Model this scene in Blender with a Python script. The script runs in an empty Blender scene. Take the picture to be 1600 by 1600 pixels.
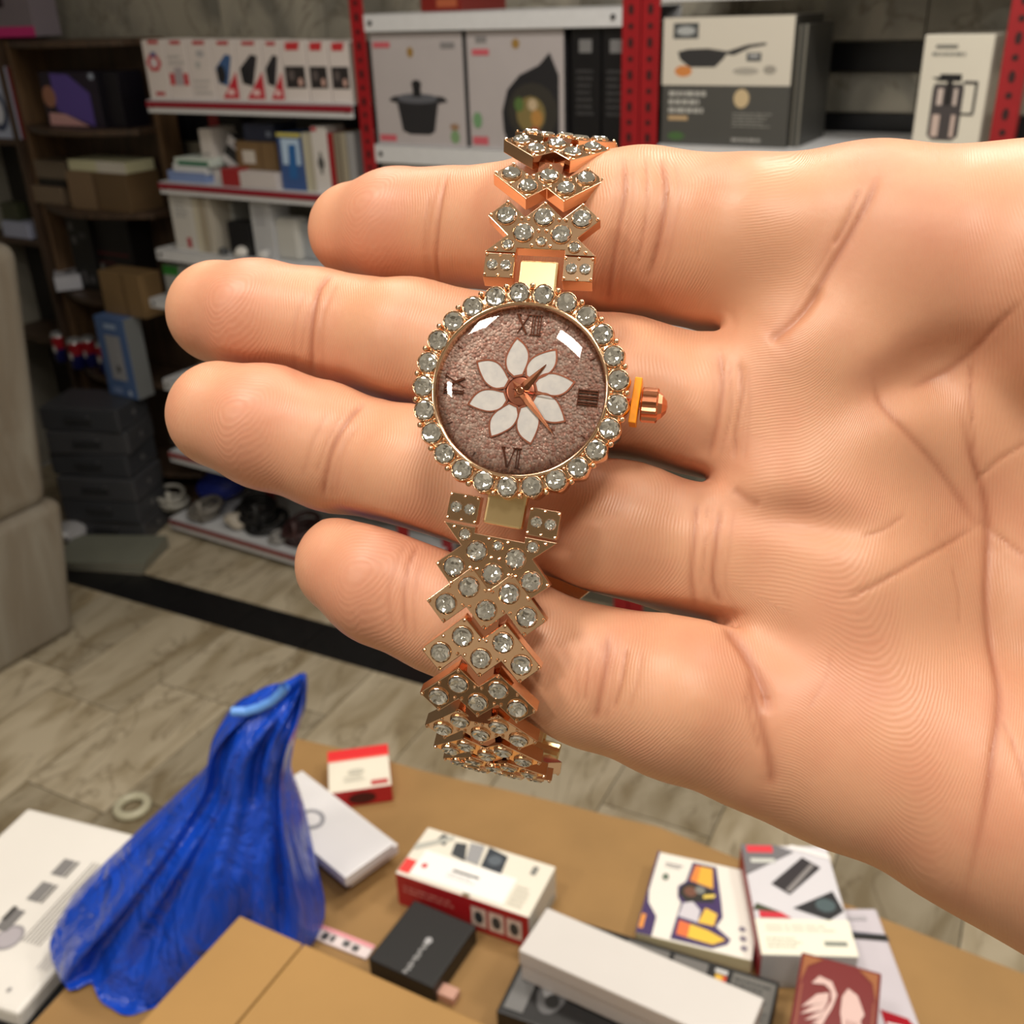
import bpy, bmesh, math, random
import numpy as np
from math import sin, cos, pi, radians, sqrt, atan2, hypot
from mathutils import Matrix, Vector

random.seed(7)
SC = bpy.context.scene
COL = SC.collection

# ---------------------------------------------------------------- camera
F = 1600.0                     # focal length in pixels of the 1600 px frame
CAM_H = 1.72
_p, _r, _a = radians(26.505), radians(-2.033), radians(31.78)
FW = np.array([0.0, cos(_p), -sin(_p)])
_r0 = np.array([1.0, 0, 0]); _u0 = np.cross(_r0, FW)
RT = cos(_r) * _r0 + sin(_r) * _u0
UP = -sin(_r) * _r0 + cos(_r) * _u0
CP = np.array([0, 0, CAM_H])
cam_data = bpy.data.cameras.new('camera')
cam = bpy.data.objects.new('camera', cam_data); COL.objects.link(cam)
cam_data.sensor_width = 36; cam_data.sensor_fit = 'HORIZONTAL'; cam_data.lens = 36.0
cam_data.clip_start = 0.01; cam_data.clip_end = 50
cam_data.dof.use_dof = True; cam_data.dof.focus_distance = 0.134; cam_data.dof.aperture_fstop = 44
cam.matrix_world = Matrix(((RT[0], UP[0], -FW[0], 0), (RT[1], UP[1], -FW[1], 0), (RT[2], UP[2], -FW[2], CAM_H), (0, 0, 0, 1)))
SC.camera = cam

# ---------------------------------------------------------------- world, lamps, exposure
SC.view_settings.view_transform = 'Standard'; SC.view_settings.look = 'None'
SC.view_settings.exposure = 0.0; SC.view_settings.gamma = 1.0
SC.view_settings.use_curve_mapping = False
wd = bpy.data.worlds.new('world'); SC.world = wd; wd.use_nodes = True
wd.node_tree.nodes['Background'].inputs[0].default_value = (1.0, 0.95, 0.88, 1)
wd.node_tree.nodes['Background'].inputs[1].default_value = 0.05
DW = np.array([cos(_a), -sin(_a), 0.0])      # along the shelf wall, to the right
NW = np.array([sin(_a), cos(_a), 0.0])       # into the shelf wall
def W(s, n, z): return DW * s + NW * n + np.array([0, 0, z])
CEIL = 2.95
def lamp(name, s, n, w, l, power, col=(1.0, 0.93, 0.83)):
    ld = bpy.data.lights.new(name, 'AREA'); ld.shape = 'RECTANGLE'; ld.size = w; ld.size_y = l
    ld.energy = power; ld.color = col
    o = bpy.data.objects.new(name, ld); COL.objects.link(o)
    o.location = W(s, n, CEIL - 0.06); o.rotation_euler = (0, 0, -_a)
    return o
LAMPS = [(-0.60, 0.50, 0.3, 0.3, 5), (0.40, 0.50, 0.3, 0.3, 5), (-1.3, 1.25, 0.3, 0.3, 8), (-0.2, 1.30, 0.3, 0.3, 15), (0.9, 1.1, 0.3, 0.3, 16), (-0.55, -0.32, 0.3, 0.3, 13), (0.40, -0.42, 0.3, 0.3, 13), (-0.8, -1.5, 0.3, 0.3, 14)]
for L in LAMPS: lamp('ceiling_lamp_light', *L)

# ---------------------------------------------------------------- pixel helpers (layout only)
def ray(x, y): return FW * F + RT * (x - 800) + UP * (800 - y)
def onz(x, y, z): d = ray(x, y); return CP + d * (z - CAM_H) / d[2]
def onn(x, y, n): d = ray(x, y); return CP + d * n / (d @ NW)
def camp(x, y, depth): return CP + ray(x, y) * (depth / F)       # point at optical depth (m)
def S_at(x, y, n): return float(onn(x, y, n) @ DW)
def Z_at(x, y, n): return float(onn(x, y, n)[2])

# ---------------------------------------------------------------- materials
def lin(c):
    return tuple(((v / 255) / 12.92 if v / 255 <= 0.04045 else ((v / 255 + 0.055) / 1.055) ** 2.4) for v in c)
MATS = {}
def newmat(name):
    m = bpy.data.materials.new(name); m.use_nodes = True
    nt = m.node_tree; b = nt.nodes['Principled BSDF']
    return m, nt, b
def paint(rgb, rough=0.5, metal=0.0, noise=0.0, scale=40, coat=0.0, bump=0.0, bscale=60):
    key = (tuple(rgb), rough, metal, noise, scale, coat, bump, bscale)
    if key in MATS: return MATS[key]
    m, nt, b = newmat('paint_%d_%d_%d' % tuple(int(v) for v in rgb))
    c = lin(rgb)
    b.inputs['Base Color'].default_value = (*c, 1)
    b.inputs['Roughness'].default_value = rough; b.inputs['Metallic'].default_value = metal
    b.inputs['Coat Weight'].default_value = coat
    if noise or bump:
        tc = nt.nodes.new('ShaderNodeTexCoord'); n = nt.nodes.new('ShaderNodeTexNoise')
        n.inputs['Scale'].default_value = scale; n.inputs['Detail'].default_value = 4
        nt.links.new(tc.outputs['Object'], n.inputs['Vector'])
        if noise:
            r = nt.nodes.new('ShaderNodeValToRGB')
            r.color_ramp.elements[0].position = 0.3; r.color_ramp.elements[1].position = 0.7
            r.color_ramp.elements[0].color = (*[v * (1 - noise) for v in c], 1)
            r.color_ramp.elements[1].color = (*[min(1, v * (1 + noise)) for v in c], 1)
            nt.links.new(n.outputs['Fac'], r.inputs['Fac']); nt.links.new(r.outputs['Color'], b.inputs['Base Color'])
        if bump:
            n2 = nt.nodes.new('ShaderNodeTexNoise'); n2.inputs['Scale'].default_value = bscale; n2.inputs['Detail'].default_value = 3
            nt.links.new(tc.outputs['Object'], n2.inputs['Vector'])
            bp = nt.nodes.new('ShaderNodeBump'); bp.inputs['Strength'].default_value = bump; bp.inputs['Distance'].default_value = 0.01
            nt.links.new(n2.outputs['Fac'], bp.inputs['Height']); nt.links.new(bp.outputs['Normal'], b.inputs['Normal'])
    MATS[key] = m
    return m
def marble(name, base, vein, dark, rnd=True, scale=3.0):
    m, nt, b = newmat(name)
    N = nt.nodes.new; L = nt.links.new
    tc = N('ShaderNodeTexCoord'); oi = N('ShaderNodeObjectInfo')
    add = N('ShaderNodeVectorMath'); add.operation = 'ADD'
    mul = N('ShaderNodeVectorMath'); mul.operation = 'SCALE'; mul.inputs['Scale'].default_value = 37.0
    cmb = N('ShaderNodeCombineXYZ')
    for i in range(3): L(oi.outputs['Random'], cmb.inputs[i])
    L(cmb.outputs[0], mul.inputs[0]); L(tc.outputs['Object'], add.inputs[0]); L(mul.outputs[0], add.inputs[1])
    mp = N('ShaderNodeMapping'); mp.inputs['Scale'].default_value = (2.2, 0.8, 1.5); mp.inputs['Rotation'].default_value = (0, 0, 0.5)
    L(add.outputs[0], mp.inputs['Vector'])
    n1 = N('ShaderNodeTexNoise'); n1.inputs['Scale'].default_value = scale; n1.inputs['Detail'].default_value = 6; n1.inputs['Distortion'].default_value = 1.2
    L(mp.outputs[0], n1.inputs['Vector'])
    r1 = N('ShaderNodeValToRGB'); e = r1.color_ramp.elements
    e[0].position = 0.36; e[0].color = (*lin(vein), 1); e[1].position = 0.58; e[1].color = (*lin(base), 1)
    L(n1.outputs['Fac'], r1.inputs['Fac'])
    n2 = N('ShaderNodeTexNoise'); n2.inputs['Scale'].default_value = scale * 0.7; n2.inputs['Detail'].default_value = 8; n2.inputs['Distortion'].default_value = 2.5
    L(mp.outputs[0], n2.inputs['Vector'])
    r2 = N('ShaderNodeValToRGB'); e = r2.color_ramp.elements
    e[0].position = 0.485; e[0].color = (0, 0, 0, 1); e[1].position = 0.5; e[1].color = (1, 1, 1, 1)
    e3 = r2.color_ramp.elements.new(0.53); e3.color = (0, 0, 0, 1)
    L(n2.outputs['Fac'], r2.inputs['Fac'])
    mx = N('ShaderNodeMix'); mx.data_type = 'RGBA'; mx.inputs[7].default_value = (*lin(dark), 1)
    sc_ = N('ShaderNodeMath'); sc_.operation = 'MULTIPLY'; sc_.inputs[1].default_value = 0.55
    L(r2.outputs['Color'], sc_.inputs[0]); L(sc_.outputs[0], mx.inputs[0]); L(r1.outputs['Color'], mx.inputs[6])
    hs = N('ShaderNodeHueSaturation')
    mr = N('ShaderNodeMapRange'); mr.inputs['To Min'].default_value = 0.72; mr.inputs['To Max'].default_value = 1.15
    L(oi.outputs['Random'], mr.inputs['Value']); L(mr.outputs[0], hs.inputs['Value'])
    L(mx.outputs[2], hs.inputs['Color']); L(hs.outputs[0], b.inputs['Base Color'])
    b.inputs['Roughness'].default_value = 0.32
    return m
def wood(name, c1, c2, rough=0.5):
    m, nt, b = newmat(name); N = nt.nodes.new; L = nt.links.new
    tc = N('ShaderNodeTexCoord'); mp = N('ShaderNodeMapping'); mp.inputs['Scale'].default_value = (14, 14, 1.2)
    L(tc.outputs['Object'], mp.inputs['Vector'])
    n = N('ShaderNodeTexNoise'); n.inputs['Scale'].default_value = 4; n.inputs['Detail'].default_value = 6; n.inputs['Distortion'].default_value = 0.6
    L(mp.outputs[0], n.inputs['Vector'])
    r = N('ShaderNodeValToRGB'); r.color_ramp.elements[0].color = (*lin(c1), 1); r.color_ramp.elements[1].color = (*lin(c2), 1)
    r.color_ramp.elements[0].position = 0.35; r.color_ramp.elements[1].position = 0.68
    L(n.outputs['Fac'], r.inputs['Fac']); L(r.outputs['Color'], b.inputs['Base Color']); b.inputs['Roughness'].default_value = rough
    return m

# ---------------------------------------------------------------- object helpers
def tag(o, label=None, cat=None, group=None, kind=None):
    if label: o['label'] = label
    if cat: o['category'] = cat
    if group: o['group'] = group
    if kind: o['kind'] = kind
    return o
def link(name, me, parent=None, M=None):
    o = bpy.data.objects.new(name, me); COL.objects.link(o)
    if parent is not None: o.parent = parent
    if M is not None: o.matrix_local = M
    return o
def empty(name, M):
    o = bpy.data.objects.new(name, None); COL.objects.link(o); o.empty_display_size = 0.02
    o.matrix_world = M
    return o
def mesh(name, verts, faces, mats, fmat=None, smooth=False):
    me = bpy.data.meshes.new(name); me.from_pydata([tuple(map(float, v)) for v in verts], [], faces)
    for m in (mats if isinstance(mats, (list, tuple)) else [mats]): me.materials.append(m)
    if fmat: me.polygons.foreach_set('material_index', fmat)
    if smooth: me.polygons.foreach_set('use_smooth', [True] * len(me.polygons))
    me.update()
    return me
def frame(o, x, y, z):
    return Matrix(((x[0], y[0], z[0], o[0]), (x[1], y[1], z[1], o[1]), (x[2], y[2], z[2], o[2]), (0, 0, 0, 1)))
def wallM(s, n, z): return frame(W(s, n, z), DW, NW, (0, 0, 1))
class G:
    """collects simple solids into one mesh"""
    def __init__(self): self.v = []; self.f = []; self.m = []
    def add(self, vs, fs, mi=0):
        k = len(self.v); self.v += [tuple(map(float, p)) for p in vs]; self.f += [tuple(i + k for i in f) for f in fs]; self.m += [mi] * len(fs)
        return self
    def box(self, x0, y0, z0, x1, y1, z1, mi=0):
        return self.add([(x0, y0, z0), (x1, y0, z0), (x1, y1, z0), (x0, y1, z0), (x0, y0, z1), (x1, y0, z1), (x1, y1, z1), (x0, y1, z1)],
                        [(3, 2, 1, 0), (4, 5, 6, 7), (0, 1, 5, 4), (1, 2, 6, 5), (2, 3, 7, 6), (3, 0, 4, 7)], mi)
    def prism(self, pts, z0, z1, mi=0):       # ccw outline in xy, extruded along z
        n = len(pts)
        return self.add([(x, y, z0) for x, y in pts] + [(x, y, z1) for x, y in pts],
                        [tuple(range(n - 1, -1, -1)), tuple(range(n, 2 * n))] + [(i, (i + 1) % n, n + (i + 1) % n, n + i) for i in range(n)], mi)
    def tube(self, p, q, r0, r1=None, seg=10, mi=0, cap=True):
        r1 = r0 if r1 is None else r1
        p = Vector(p); q = Vector(q); d = (q - p).normalized(); u = d.orthogonal().normalized(); w = d.cross(u)
        vs = [p + (u * cos(t) + w * sin(t)) * r0 for t in [2 * pi * i / seg for i in range(seg)]] + [q + (u * cos(t) + w * sin(t)) * r1 for t in [2 * pi * i / seg for i in range(seg)]]
        fs = [(i, (i + 1) % seg, seg + (i + 1) % seg, seg + i) for i in range(seg)]
        if cap: fs += [tuple(range(seg - 1, -1, -1)), tuple(range(seg, 2 * seg))]
        return self.add(vs, fs, mi)
    def lathe(self, prof, seg=24, mi=0, c=(0, 0, 0)):   # prof: [(r,z)...]
        vs = [(c[0] + r * cos(2 * pi * j / seg), c[1] + r * sin(2 * pi * j / seg), c[2] + z) for r, z in prof for j in range(seg)]
        fs = [(i * seg + j, i * seg + (j + 1) % seg, (i + 1) * seg + (j + 1) % seg, (i + 1) * seg + j) for i in range(len(prof) - 1) for j in range(seg)]
        return self.add(vs, fs, mi)
    def ball(self, c, r, seg=8, rings=5, mi=0, flat=1.0):
        prof = [(max(1e-6, r * sin(pi * i / rings)), -r * flat * cos(pi * i / rings)) for i in range(rings + 1)]
        return self.lathe(prof, seg, mi, c)
    def mesh(self, name, mats, smooth=False): return mesh(name, self.v, self.f, mats, self.m, smooth)
    def obj(self, name, mats, parent=None, M=None, smooth=False, bevel=0, seg=2):
        o = link(name, self.mesh(name, mats, smooth), parent, M)
        if bevel: addbevel(o, bevel, seg)
        return o
def addbevel(o, w, seg=2):
    b = o.modifiers.new('bevel', 'BEVEL'); b.width = w; b.segments = seg; b.limit_method = 'ANGLE'; b.angle_limit = radians(40)
# faces of a carton: F front (-y), B back, L, R, T top
def facept(face, u, v, w, d, h, e):
    if face == 'F': return (-w / 2 + u * w, -d / 2 - e, v * h)
    if face == 'B': return (w / 2 - u * w, d / 2 + e, v * h)
    if face == 'T': return (-w / 2 + u * w, -d / 2 + v * d, h + e)
    if face == 'R': return (w / 2 + e, -d / 2 + u * d, v * h)
    if face == 'L': return (-w / 2 - e, d / 2 - u * d, v * h)
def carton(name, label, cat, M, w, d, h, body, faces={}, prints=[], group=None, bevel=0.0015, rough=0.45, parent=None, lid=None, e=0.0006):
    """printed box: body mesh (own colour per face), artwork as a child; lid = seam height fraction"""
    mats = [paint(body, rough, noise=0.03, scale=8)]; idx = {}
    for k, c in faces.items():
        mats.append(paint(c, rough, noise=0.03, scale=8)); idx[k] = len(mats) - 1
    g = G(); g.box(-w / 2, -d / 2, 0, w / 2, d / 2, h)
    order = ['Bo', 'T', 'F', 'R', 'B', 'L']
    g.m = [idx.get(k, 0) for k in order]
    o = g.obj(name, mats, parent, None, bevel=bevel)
    if parent is None: o.matrix_world = M
    else: o.matrix_local = M
    tag(o, label, cat, group)
    if lid:
        t = G(); q = 0.0012
        t.box(-w / 2 - q, -d / 2 - q, h * lid, w / 2 + q, d / 2 + q, h + q)
        t.m = [idx.get(k, 0) for k in order]
        t.obj('lid', mats, o, bevel=bevel)
        e = e + q
    if prints:
        p = G(); pm = []; pi_ = {}
        for k, pr in enumerate(prints):
            face, c, pts = pr[0], tuple(pr[1]), pr[2]
            if len(pts) == 4 and not hasattr(pts[0], '__len__'):
                u0, v0, u1, v1 = pts; pts = [(u0, v0), (u1, v0), (u1, v1), (u0, v1)]
            if c not in pi_: pi_[c] = len(pm); pm.append(paint(c, rough))
            vs = [facept(face, u, v, w, d, h, e + 0.00012 * k / max(1, len(prints)) * 4) for u, v in pts]
            p.add(vs, [tuple(range(len(vs)))], pi_[c])
        p.obj('printed_artwork', pm, o)['kind'] = 'stuff'
    return o
def disc(cx, cy, rx, ry=None, n=16, a0=0, a1=2 * pi):
    ry = rx if ry is None else ry
    return [(cx + rx * cos(a0 + (a1 - a0) * i / n), cy + ry * sin(a0 + (a1 - a0) * i / n)) for i in range(n)]
def lines(face, c, u0, v0, u1, v1, n, rnd, fill=0.5, words=True):
    out = []; st = (v1 - v0) / n
    for i in range(n):
        y = v1 - (i + 1) * st; u = u0; end = u1 - rnd.random() * (u1 - u0) * 0.3
        while u < end:
            l = (u1 - u0) * (0.06 + 0.16 * rnd.random()) if words else end - u
            out.append((face, c, (u, y, min(end, u + l), y + st * fill))); u += l + (u1 - u0) * 0.03
    return out
# ================================================================ the room
M_floor = marble('floor_marble', (196, 184, 160), (158, 143, 115), (120, 104, 80))
M_wall = marble('wall_marble', (168, 163, 150), (126, 124, 116), (92, 84, 70), scale=2.2)
M_black = paint((24, 24, 25), 0.35, noise=0.3, scale=30)
M_grout = paint((96, 88, 74), 0.8, noise=0.1)
S0, S1, N0, N1 = -3.85, 2.1, -2.4, 2.58
fl = G().box(S0, N0, -0.12, S1, N1, -0.004).obj('floor', [M_grout], None, wallM(0, 0, 0)); tag(fl, kind='structure')
FR = radians(4.0)
TW, TL, GAP = 0.268, 0.46, 0.0035
tile_me = {}
def slab(w, l, t, mat, key):
    k = (round(w, 4), round(l, 4), key)
    if k not in tile_me:
        tile_me[k] = G().box(-w / 2, -l / 2, -0.02, w / 2, l / 2, t).mesh('tile', [mat])
    return tile_me[k]
def floor_tile(u, v, w, l, mat, key):
    # u along the wall, v into the room, in the tiling frame turned by FR about (-2.15, 1.40)
    s = -2.15 + (u * cos(FR) - v * sin(FR)); n = 1.40 + (u * sin(FR) + v * cos(FR))
    if not (S0 + 0.15 < s < S1 - 0.15 and N0 + 0.25 < n < N1 - 0.1): return
    o = link('tile', slab(w - GAP, l - GAP, 0.0, mat, key), fl)
    o.matrix_local = Matrix.Translation((s, n, 0)) @ Matrix.Rotation(FR, 4, 'Z')
for i in range(-7, 16):
    off = [0.0, 0.23, 0.08, 0.31][i % 4] if i not in (-1, 0) else (0.0 if i == -1 else 0.155)
    # rows in front of the black strip
    v1 = 0.43
    k = 0
    first = TL - off if off else TL
    v = v1
    while v > -2.6:
        l = min(first if k == 0 else TL, v + 2.6)
        if l > 0.05: floor_tile((i + 0.5) * TW, v - l / 2, TW, l, M_floor, 'f')
        v -= l; k += 1
    floor_tile((i + 0.5) * TW, v1 + 0.075, TW, 0.15, M_black, 'b')
    v = v1 + 0.15
    while True:
        lim = 1.12 - (i + .5) * TW * sin(FR)
        l = min(TL, lim - v)
        if l < .04: break
        floor_tile((i + 0.5) * TW, v + l / 2, TW, l, M_floor, 'f'); v += l
def wallplane(name, s0, n0, s1, n1, th, col=(150, 146, 136)):
    g = G(); L = hypot(s1 - s0, n1 - n0); g.box(0, 0, 0, L, th, CEIL)
    ang = atan2(n1 - n0, s1 - s0)
    M = wallM(s0, n0, 0) @ Matrix.Rotation(ang, 4, 'Z')
    o = g.obj(name, [paint(col, 0.7, noise=0.06, scale=3)], None, M); tag(o, kind='structure'); return o, L
wb, LB = wallplane('wall_back', S0, N1, S1, N1, 0.1)
COURSES = [(0, .30), (.30, .60), (.60, .90), (.90, 1.11), (1.11, 1.33), (1.33, 1.465), (1.465, 1.55), (1.55, 1.615), (1.615, 1.92), (1.92, 2.24), (2.24, 2.58), (2.58, 2.95)]
M_wblack = paint((22, 23, 27), 0.3, noise=0.3, scale=20)
wt = {}
for c, (z0, z1) in enumerate(COURSES):
    blk = c in (5, 7)
    x = 0.0 if c % 2 == 0 else -0.21
    while x < LB:
        a, b_ = max(0, x), min(LB, x + 0.42)
        if b_ - a > 0.03:
            key = (round(b_ - a, 3), c)
            if key not in wt:
                wt[key] = G().box(0, -0.012, 0.002, b_ - a - 0.004, 0.004, z1 - z0 - 0.002).mesh('wall_tile', [M_wblack if blk else M_wall])
            link('wall_tile', wt[key], wb, Matrix.Translation((a, 0, z0)))
        x += 0.42
wallplane('wall_left', S0, N0, S0, N1, 0.1)
wallplane('wall_right', S1, N1, S1, N0, 0.1, (206, 202, 192))
wallplane('wall_front', S1, N0, S0, N0, 0.1, (226, 222, 212))
ce = G().box(S0, N0, CEIL, S1, N1, CEIL + 0.1).obj('ceiling', [paint((226, 224, 218), 0.8)], None, wallM(0, 0, 0)); tag(ce, kind='structure')

# ================================================================ red and white shelving on the back wall
NF = 2.20; NB = 2.53
RED = (150, 18, 28); M_red = paint(RED, 0.38, noise=0.12, scale=14, coat=0.2)
M_shelf = paint((208, 210, 214), 0.4, noise=0.03)
M_hole = paint((46, 8, 12), 0.6)
slot_me = G().prism([(0.006 * cos(t), 0.011 * sin(t)) for t in [2 * pi * i / 10 for i in range(10)]], 0, 0.0012).mesh('slot', [M_hole])
slot_me2 = G().prism([(0.006 * cos(t), 0.006 * sin(t)) for t in [2 * pi * i / 10 for i in range(10)]], 0, 0.0012).mesh('slot', [M_hole])
S_P = [-1.741 - 0.02, -0.998 - 0.02, -0.272]
def post(s, label, n=NF, z1=2.2, right=True, slots=True):
    """perforated steel angle: front leaf and side leaf"""
    g = G(); w = 0.042
    g.box(-w / 2, 0, 0, w / 2, 0.003, z1); x = -w / 2 if right else w / 2 - 0.003
    g.box(x, 0.003, 0, x + 0.003, w, z1)
    o = g.obj('rack_post', [M_red], None, wallM(s, n, 0), bevel=0.0008, seg=1)
    tag(o, label, 'shelf post', 'red perforated rack posts')
    if slots:
        z = 1.12; k = 0
        while z < 1.84:
            link('slot', slot_me if k % 2 == 0 else slot_me2, o, Matrix.Translation((0, -0.0001, z)) @ Matrix.Rotation(pi / 2, 4, 'X'))
            z += 0.032; k += 1
    return o
post(S_P[0], 'red perforated rack post left of the two cookware boxes')
post(S_P[1] - 0.004, 'red perforated rack post beside the tall black boxes, left one of a pair', right=False)
post(S_P[1] + 0.041, 'red perforated rack post beside the frying pan box, right one of a pair')
post(S_P[2] + 0.012, 'red perforated rack post at the right, beside the vacuum jug box', right=False)
for s, lab in ((-2.60, 'red rack post against the wall at the left end of the gadget shelves'), (-1.80, 'red rack post against the wall behind the gadget shelves')):
    post(s, lab, n=NB - 0.05, z1=1.49, slots=False)
def shelf(s0, s1, z, label, strip=None, n0=NF, n1=NB, lip=0.045):
    g = G(); g.box(s0, n0, z - 0.004, s1, n1, z); g.box(s0, n0, z - lip, s1, n0 + 0.003, z); g.box(s0, n1 - 0.003, z - lip, s1, n1, z)
    c = (s0 + s1) / 2
    g.v = [(x - c, y - n0, zz - z) for x, y, zz in g.v]
    o = g.obj('rack_shelf', [M_shelf], None, wallM(c, n0, z), bevel=0.001, seg=1); tag(o, label, 'shelf', 'white steel shelves')
    w = (s1 - s0) / 2
    if strip:
        G().box(-w, -0.004, -0.020, w, 0.0, -0.004).obj('price_strip', [paint(strip, 0.4)], o, bevel=0.0006, seg=1)
    for x in (-w + 0.02, w - 0.02):
        G().tube((x, 0.001, -lip * 0.5), (x, -0.003, -lip * 0.5), 0.006, seg=8).obj('bolt', [paint((90, 90, 92), 0.3, 0.8)], o)
    return o
Z_RT, Z_RL, Z_RR = 1.703, 1.402, 1.428
shelf(S_P[0] + 0.02, S_P[1] - 0.026, Z_RT, 'white steel shelf above the cookware boxes', lip=0.04)
shelf(S_P[1] + 0.065, S_P[2] - 0.01, Z_RT + 0.045, 'white steel shelf above the frying pan box', lip=0.04)
shelf(S_P[0] + 0.02, S_P[1] - 0.026, Z_RL, 'white steel shelf carrying the cookware boxes')
shelf(S_P[1] + 0.065, S_P[2] - 0.01, Z_RR, 'white steel shelf carrying the frying pan box and jug box')
shelf(S_P[0] + 0.02, S_P[1] - 0.026, 1.06, 'white steel shelf mostly hidden below the cookware boxes')
shelf(S_P[1] + 0.065, S_P[2] - 0.01, 1.06, 'white steel shelf hidden behind the palm')
Z1, Z2, Z3, Z4, Z5, Z6 = 1.497, 1.267, 1.061, 0.619, 0.347, 0.066
LE = -1.80
for z, s0, lab, st in ((Z1, -2.565, 'white shelf with red edge under the row of red and white gadget boxes', (138, 20, 40)),
                       (Z2, -2.575, 'white shelf with red edge under the tilted box and brown parcel', (138, 20, 40)),
                       (Z3, -2.645, 'plain white shelf just above the middle fingertip', None),
                       (Z4, -2.73, 'white shelf end showing beside the blue box', None),
                       (Z5, -2.77, 'white shelf end showing beside the stacked grey cases', (150, 60, 60)),
                       (Z6, -2.84, 'lowest shelf with worn red edge and clutter near the floor', (132, 52, 50))):
    shelf(s0, LE, z, lab, st, lip=0.035 if z > 1 else 0.04)

def wallbox(name, label, cat, px, z0, depth, body, n=NF + 0.012, tilt=0, **kw):
    x0, y0, x1, y1 = px; ym = (y0 + y1) / 2
    s0, s1 = S_at(x0, ym, n), S_at(x1, ym, n); z1 = Z_at((x0 + x1) / 2, y0, n)
    h = max(0.01, z1 - z0)
    M = wallM((s0 + s1) / 2, n + depth / 2, z0)
    if tilt: M = M @ Matrix.Rotation(tilt, 4, 'Z')
    return carton(name, label, cat, M, abs(s1 - s0) - 0.002, depth, h, body, **kw)
rn = random.Random(3)
# --- cookware shelf
GREYW = (176, 170, 172); PINKR = (196, 92, 104)
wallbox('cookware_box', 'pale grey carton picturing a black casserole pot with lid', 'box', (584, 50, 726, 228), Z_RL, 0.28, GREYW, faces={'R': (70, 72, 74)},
        prints=[('F', (38, 38, 42), [(0.25, .42), (0.30, .13), (0.38, .10), (0.60, .10), (0.66, .13), (0.72, .42)]),
                ('F', (92, 94, 102), disc(.485, .425, .24, .045)), ('F', (30, 30, 34), (0.44, .44, 0.53, .55)), ('F', (30, 30, 34), disc(.485, .55, .055, .04)),
                ('F', (44, 44, 48), [(0.17, .40), (0.27, .38), (0.27, .45), (0.19, .43)]), ('F', (44, 44, 48), [(0.70, .38), (0.82, .40), (0.78, .44), (0.70, .45)]),
                ('F', (150, 118, 60), disc(.44, .83, .035, .045)), ('F', PINKR, (.03, .87, .22, .92)), ('F', PINKR, (.03, .03, .22, .09)), ('F', (128, 126, 128), (.77, .86, .92, .91)),
                ('F', (120, 150, 110), disc(.88, .09, .05, .06)), ('F', (150, 120, 96), disc(.88, .18, .05, .03))])
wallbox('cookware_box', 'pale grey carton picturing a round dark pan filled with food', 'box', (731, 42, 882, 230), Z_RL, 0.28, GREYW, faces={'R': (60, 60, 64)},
        prints=[('F', (34, 34, 38), [(0.95, .62), (0.95, .02), (0.42, .02), (0.37, .16), (0.36, .32), (0.42, .50), (0.55, .62), (0.75, .70), (0.86, .80)]),
                ('F', (52, 50, 46), disc(.68, .32, .26, .24)), ('F', (126, 112, 70), disc(.66, .30, .15, .15)), ('F', (176, 130, 70), disc(.72, .27, .06, .07)), ('F', (84, 110, 60), disc(.54, .38, .05, .06)),
                ('F', (190, 170, 140), disc(.68, .38, .05, .05)), ('F', (160, 70, 60), disc(.70, .16, .05, .04)),
                ('F', (150, 118, 60), disc(.52, .87, .04, .04)), ('F', (128, 126, 128), (.10, .88, .22, .93)), ('F', PINKR, (.06, .78, .24, .83)), ('F', PINKR, (.03, .03, .2, .10)), ('F', (110, 150, 110), disc(.09, .24, .05, .07))])
for x0, x1, lab in ((892, 938, 'tall glossy black box, left one of two beside the red post pair'), (940, 984, 'tall glossy black box, right one of two beside the red post pair')):
    wallbox('tall_box', lab, 'box', (x0, 36, x1, 232), Z_RL, 0.26, (22, 22, 25), group='tall black boxes on the cookware shelf', rough=0.25,
            prints=[('F', (118, 118, 120), (.28, .78, .72, .88))] + lines('F', (62, 62, 64), .18, .3, .82, .68, 7, rn))
wallbox('pan_box', 'white and charcoal carton picturing a frying pan', 'box', (1034, 26, 1236, 232), Z_RR, 0.20, (74, 74, 72), faces={'R': (66, 66, 64), 'T': (200, 196, 186)},
        prints=[('F', (206, 201, 190), (0, .48, 1, 1)), ('F', (74, 78, 80), (.08, .84, .28, .96)), ('F', (168, 172, 174), disc(.18, .90, .075, .035)),
                ('F', (50, 50, 52), [(.12, .74), (.14, .68), (.22, .62), (.42, .62), (.48, .68), (.52, .74), (.36, .765), (.2, .76)]),
                ('F', (50, 50, 52), [(.50, .72), (.56, .71), (.68, .765), (.80, .785), (.80, .805), (.66, .79), (.52, .745)]),
                ('F', (204, 132, 72), disc(.17, .59, .07, .045)), ('F', (66, 70, 74), (.66, .665, .77, .73)), ('F', (160, 162, 164), (.68, .69, .75, .72)),
                ('F', (164, 160, 152), disc(.66, .59, .10, .03)), ('F', (152, 148, 140), disc(.84, .60, .05, .035)),
                ('F', (196, 176, 140), disc(.64, .38, .06, .075)), ('F', (190, 162, 124), (.06, .20, .22, .235)), ('F', (72, 104, 62), disc(.13, .07, .07, .035))]
        + lines('F', (172, 172, 168), .06, .26, .40, .46, 3, rn, .6) + lines('F', (140, 140, 136), .58, .16, .90, .28, 5, rn, .4) + lines('F', (150, 150, 148), .58, .04, .86, .08, 1, rn, .7))
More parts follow.
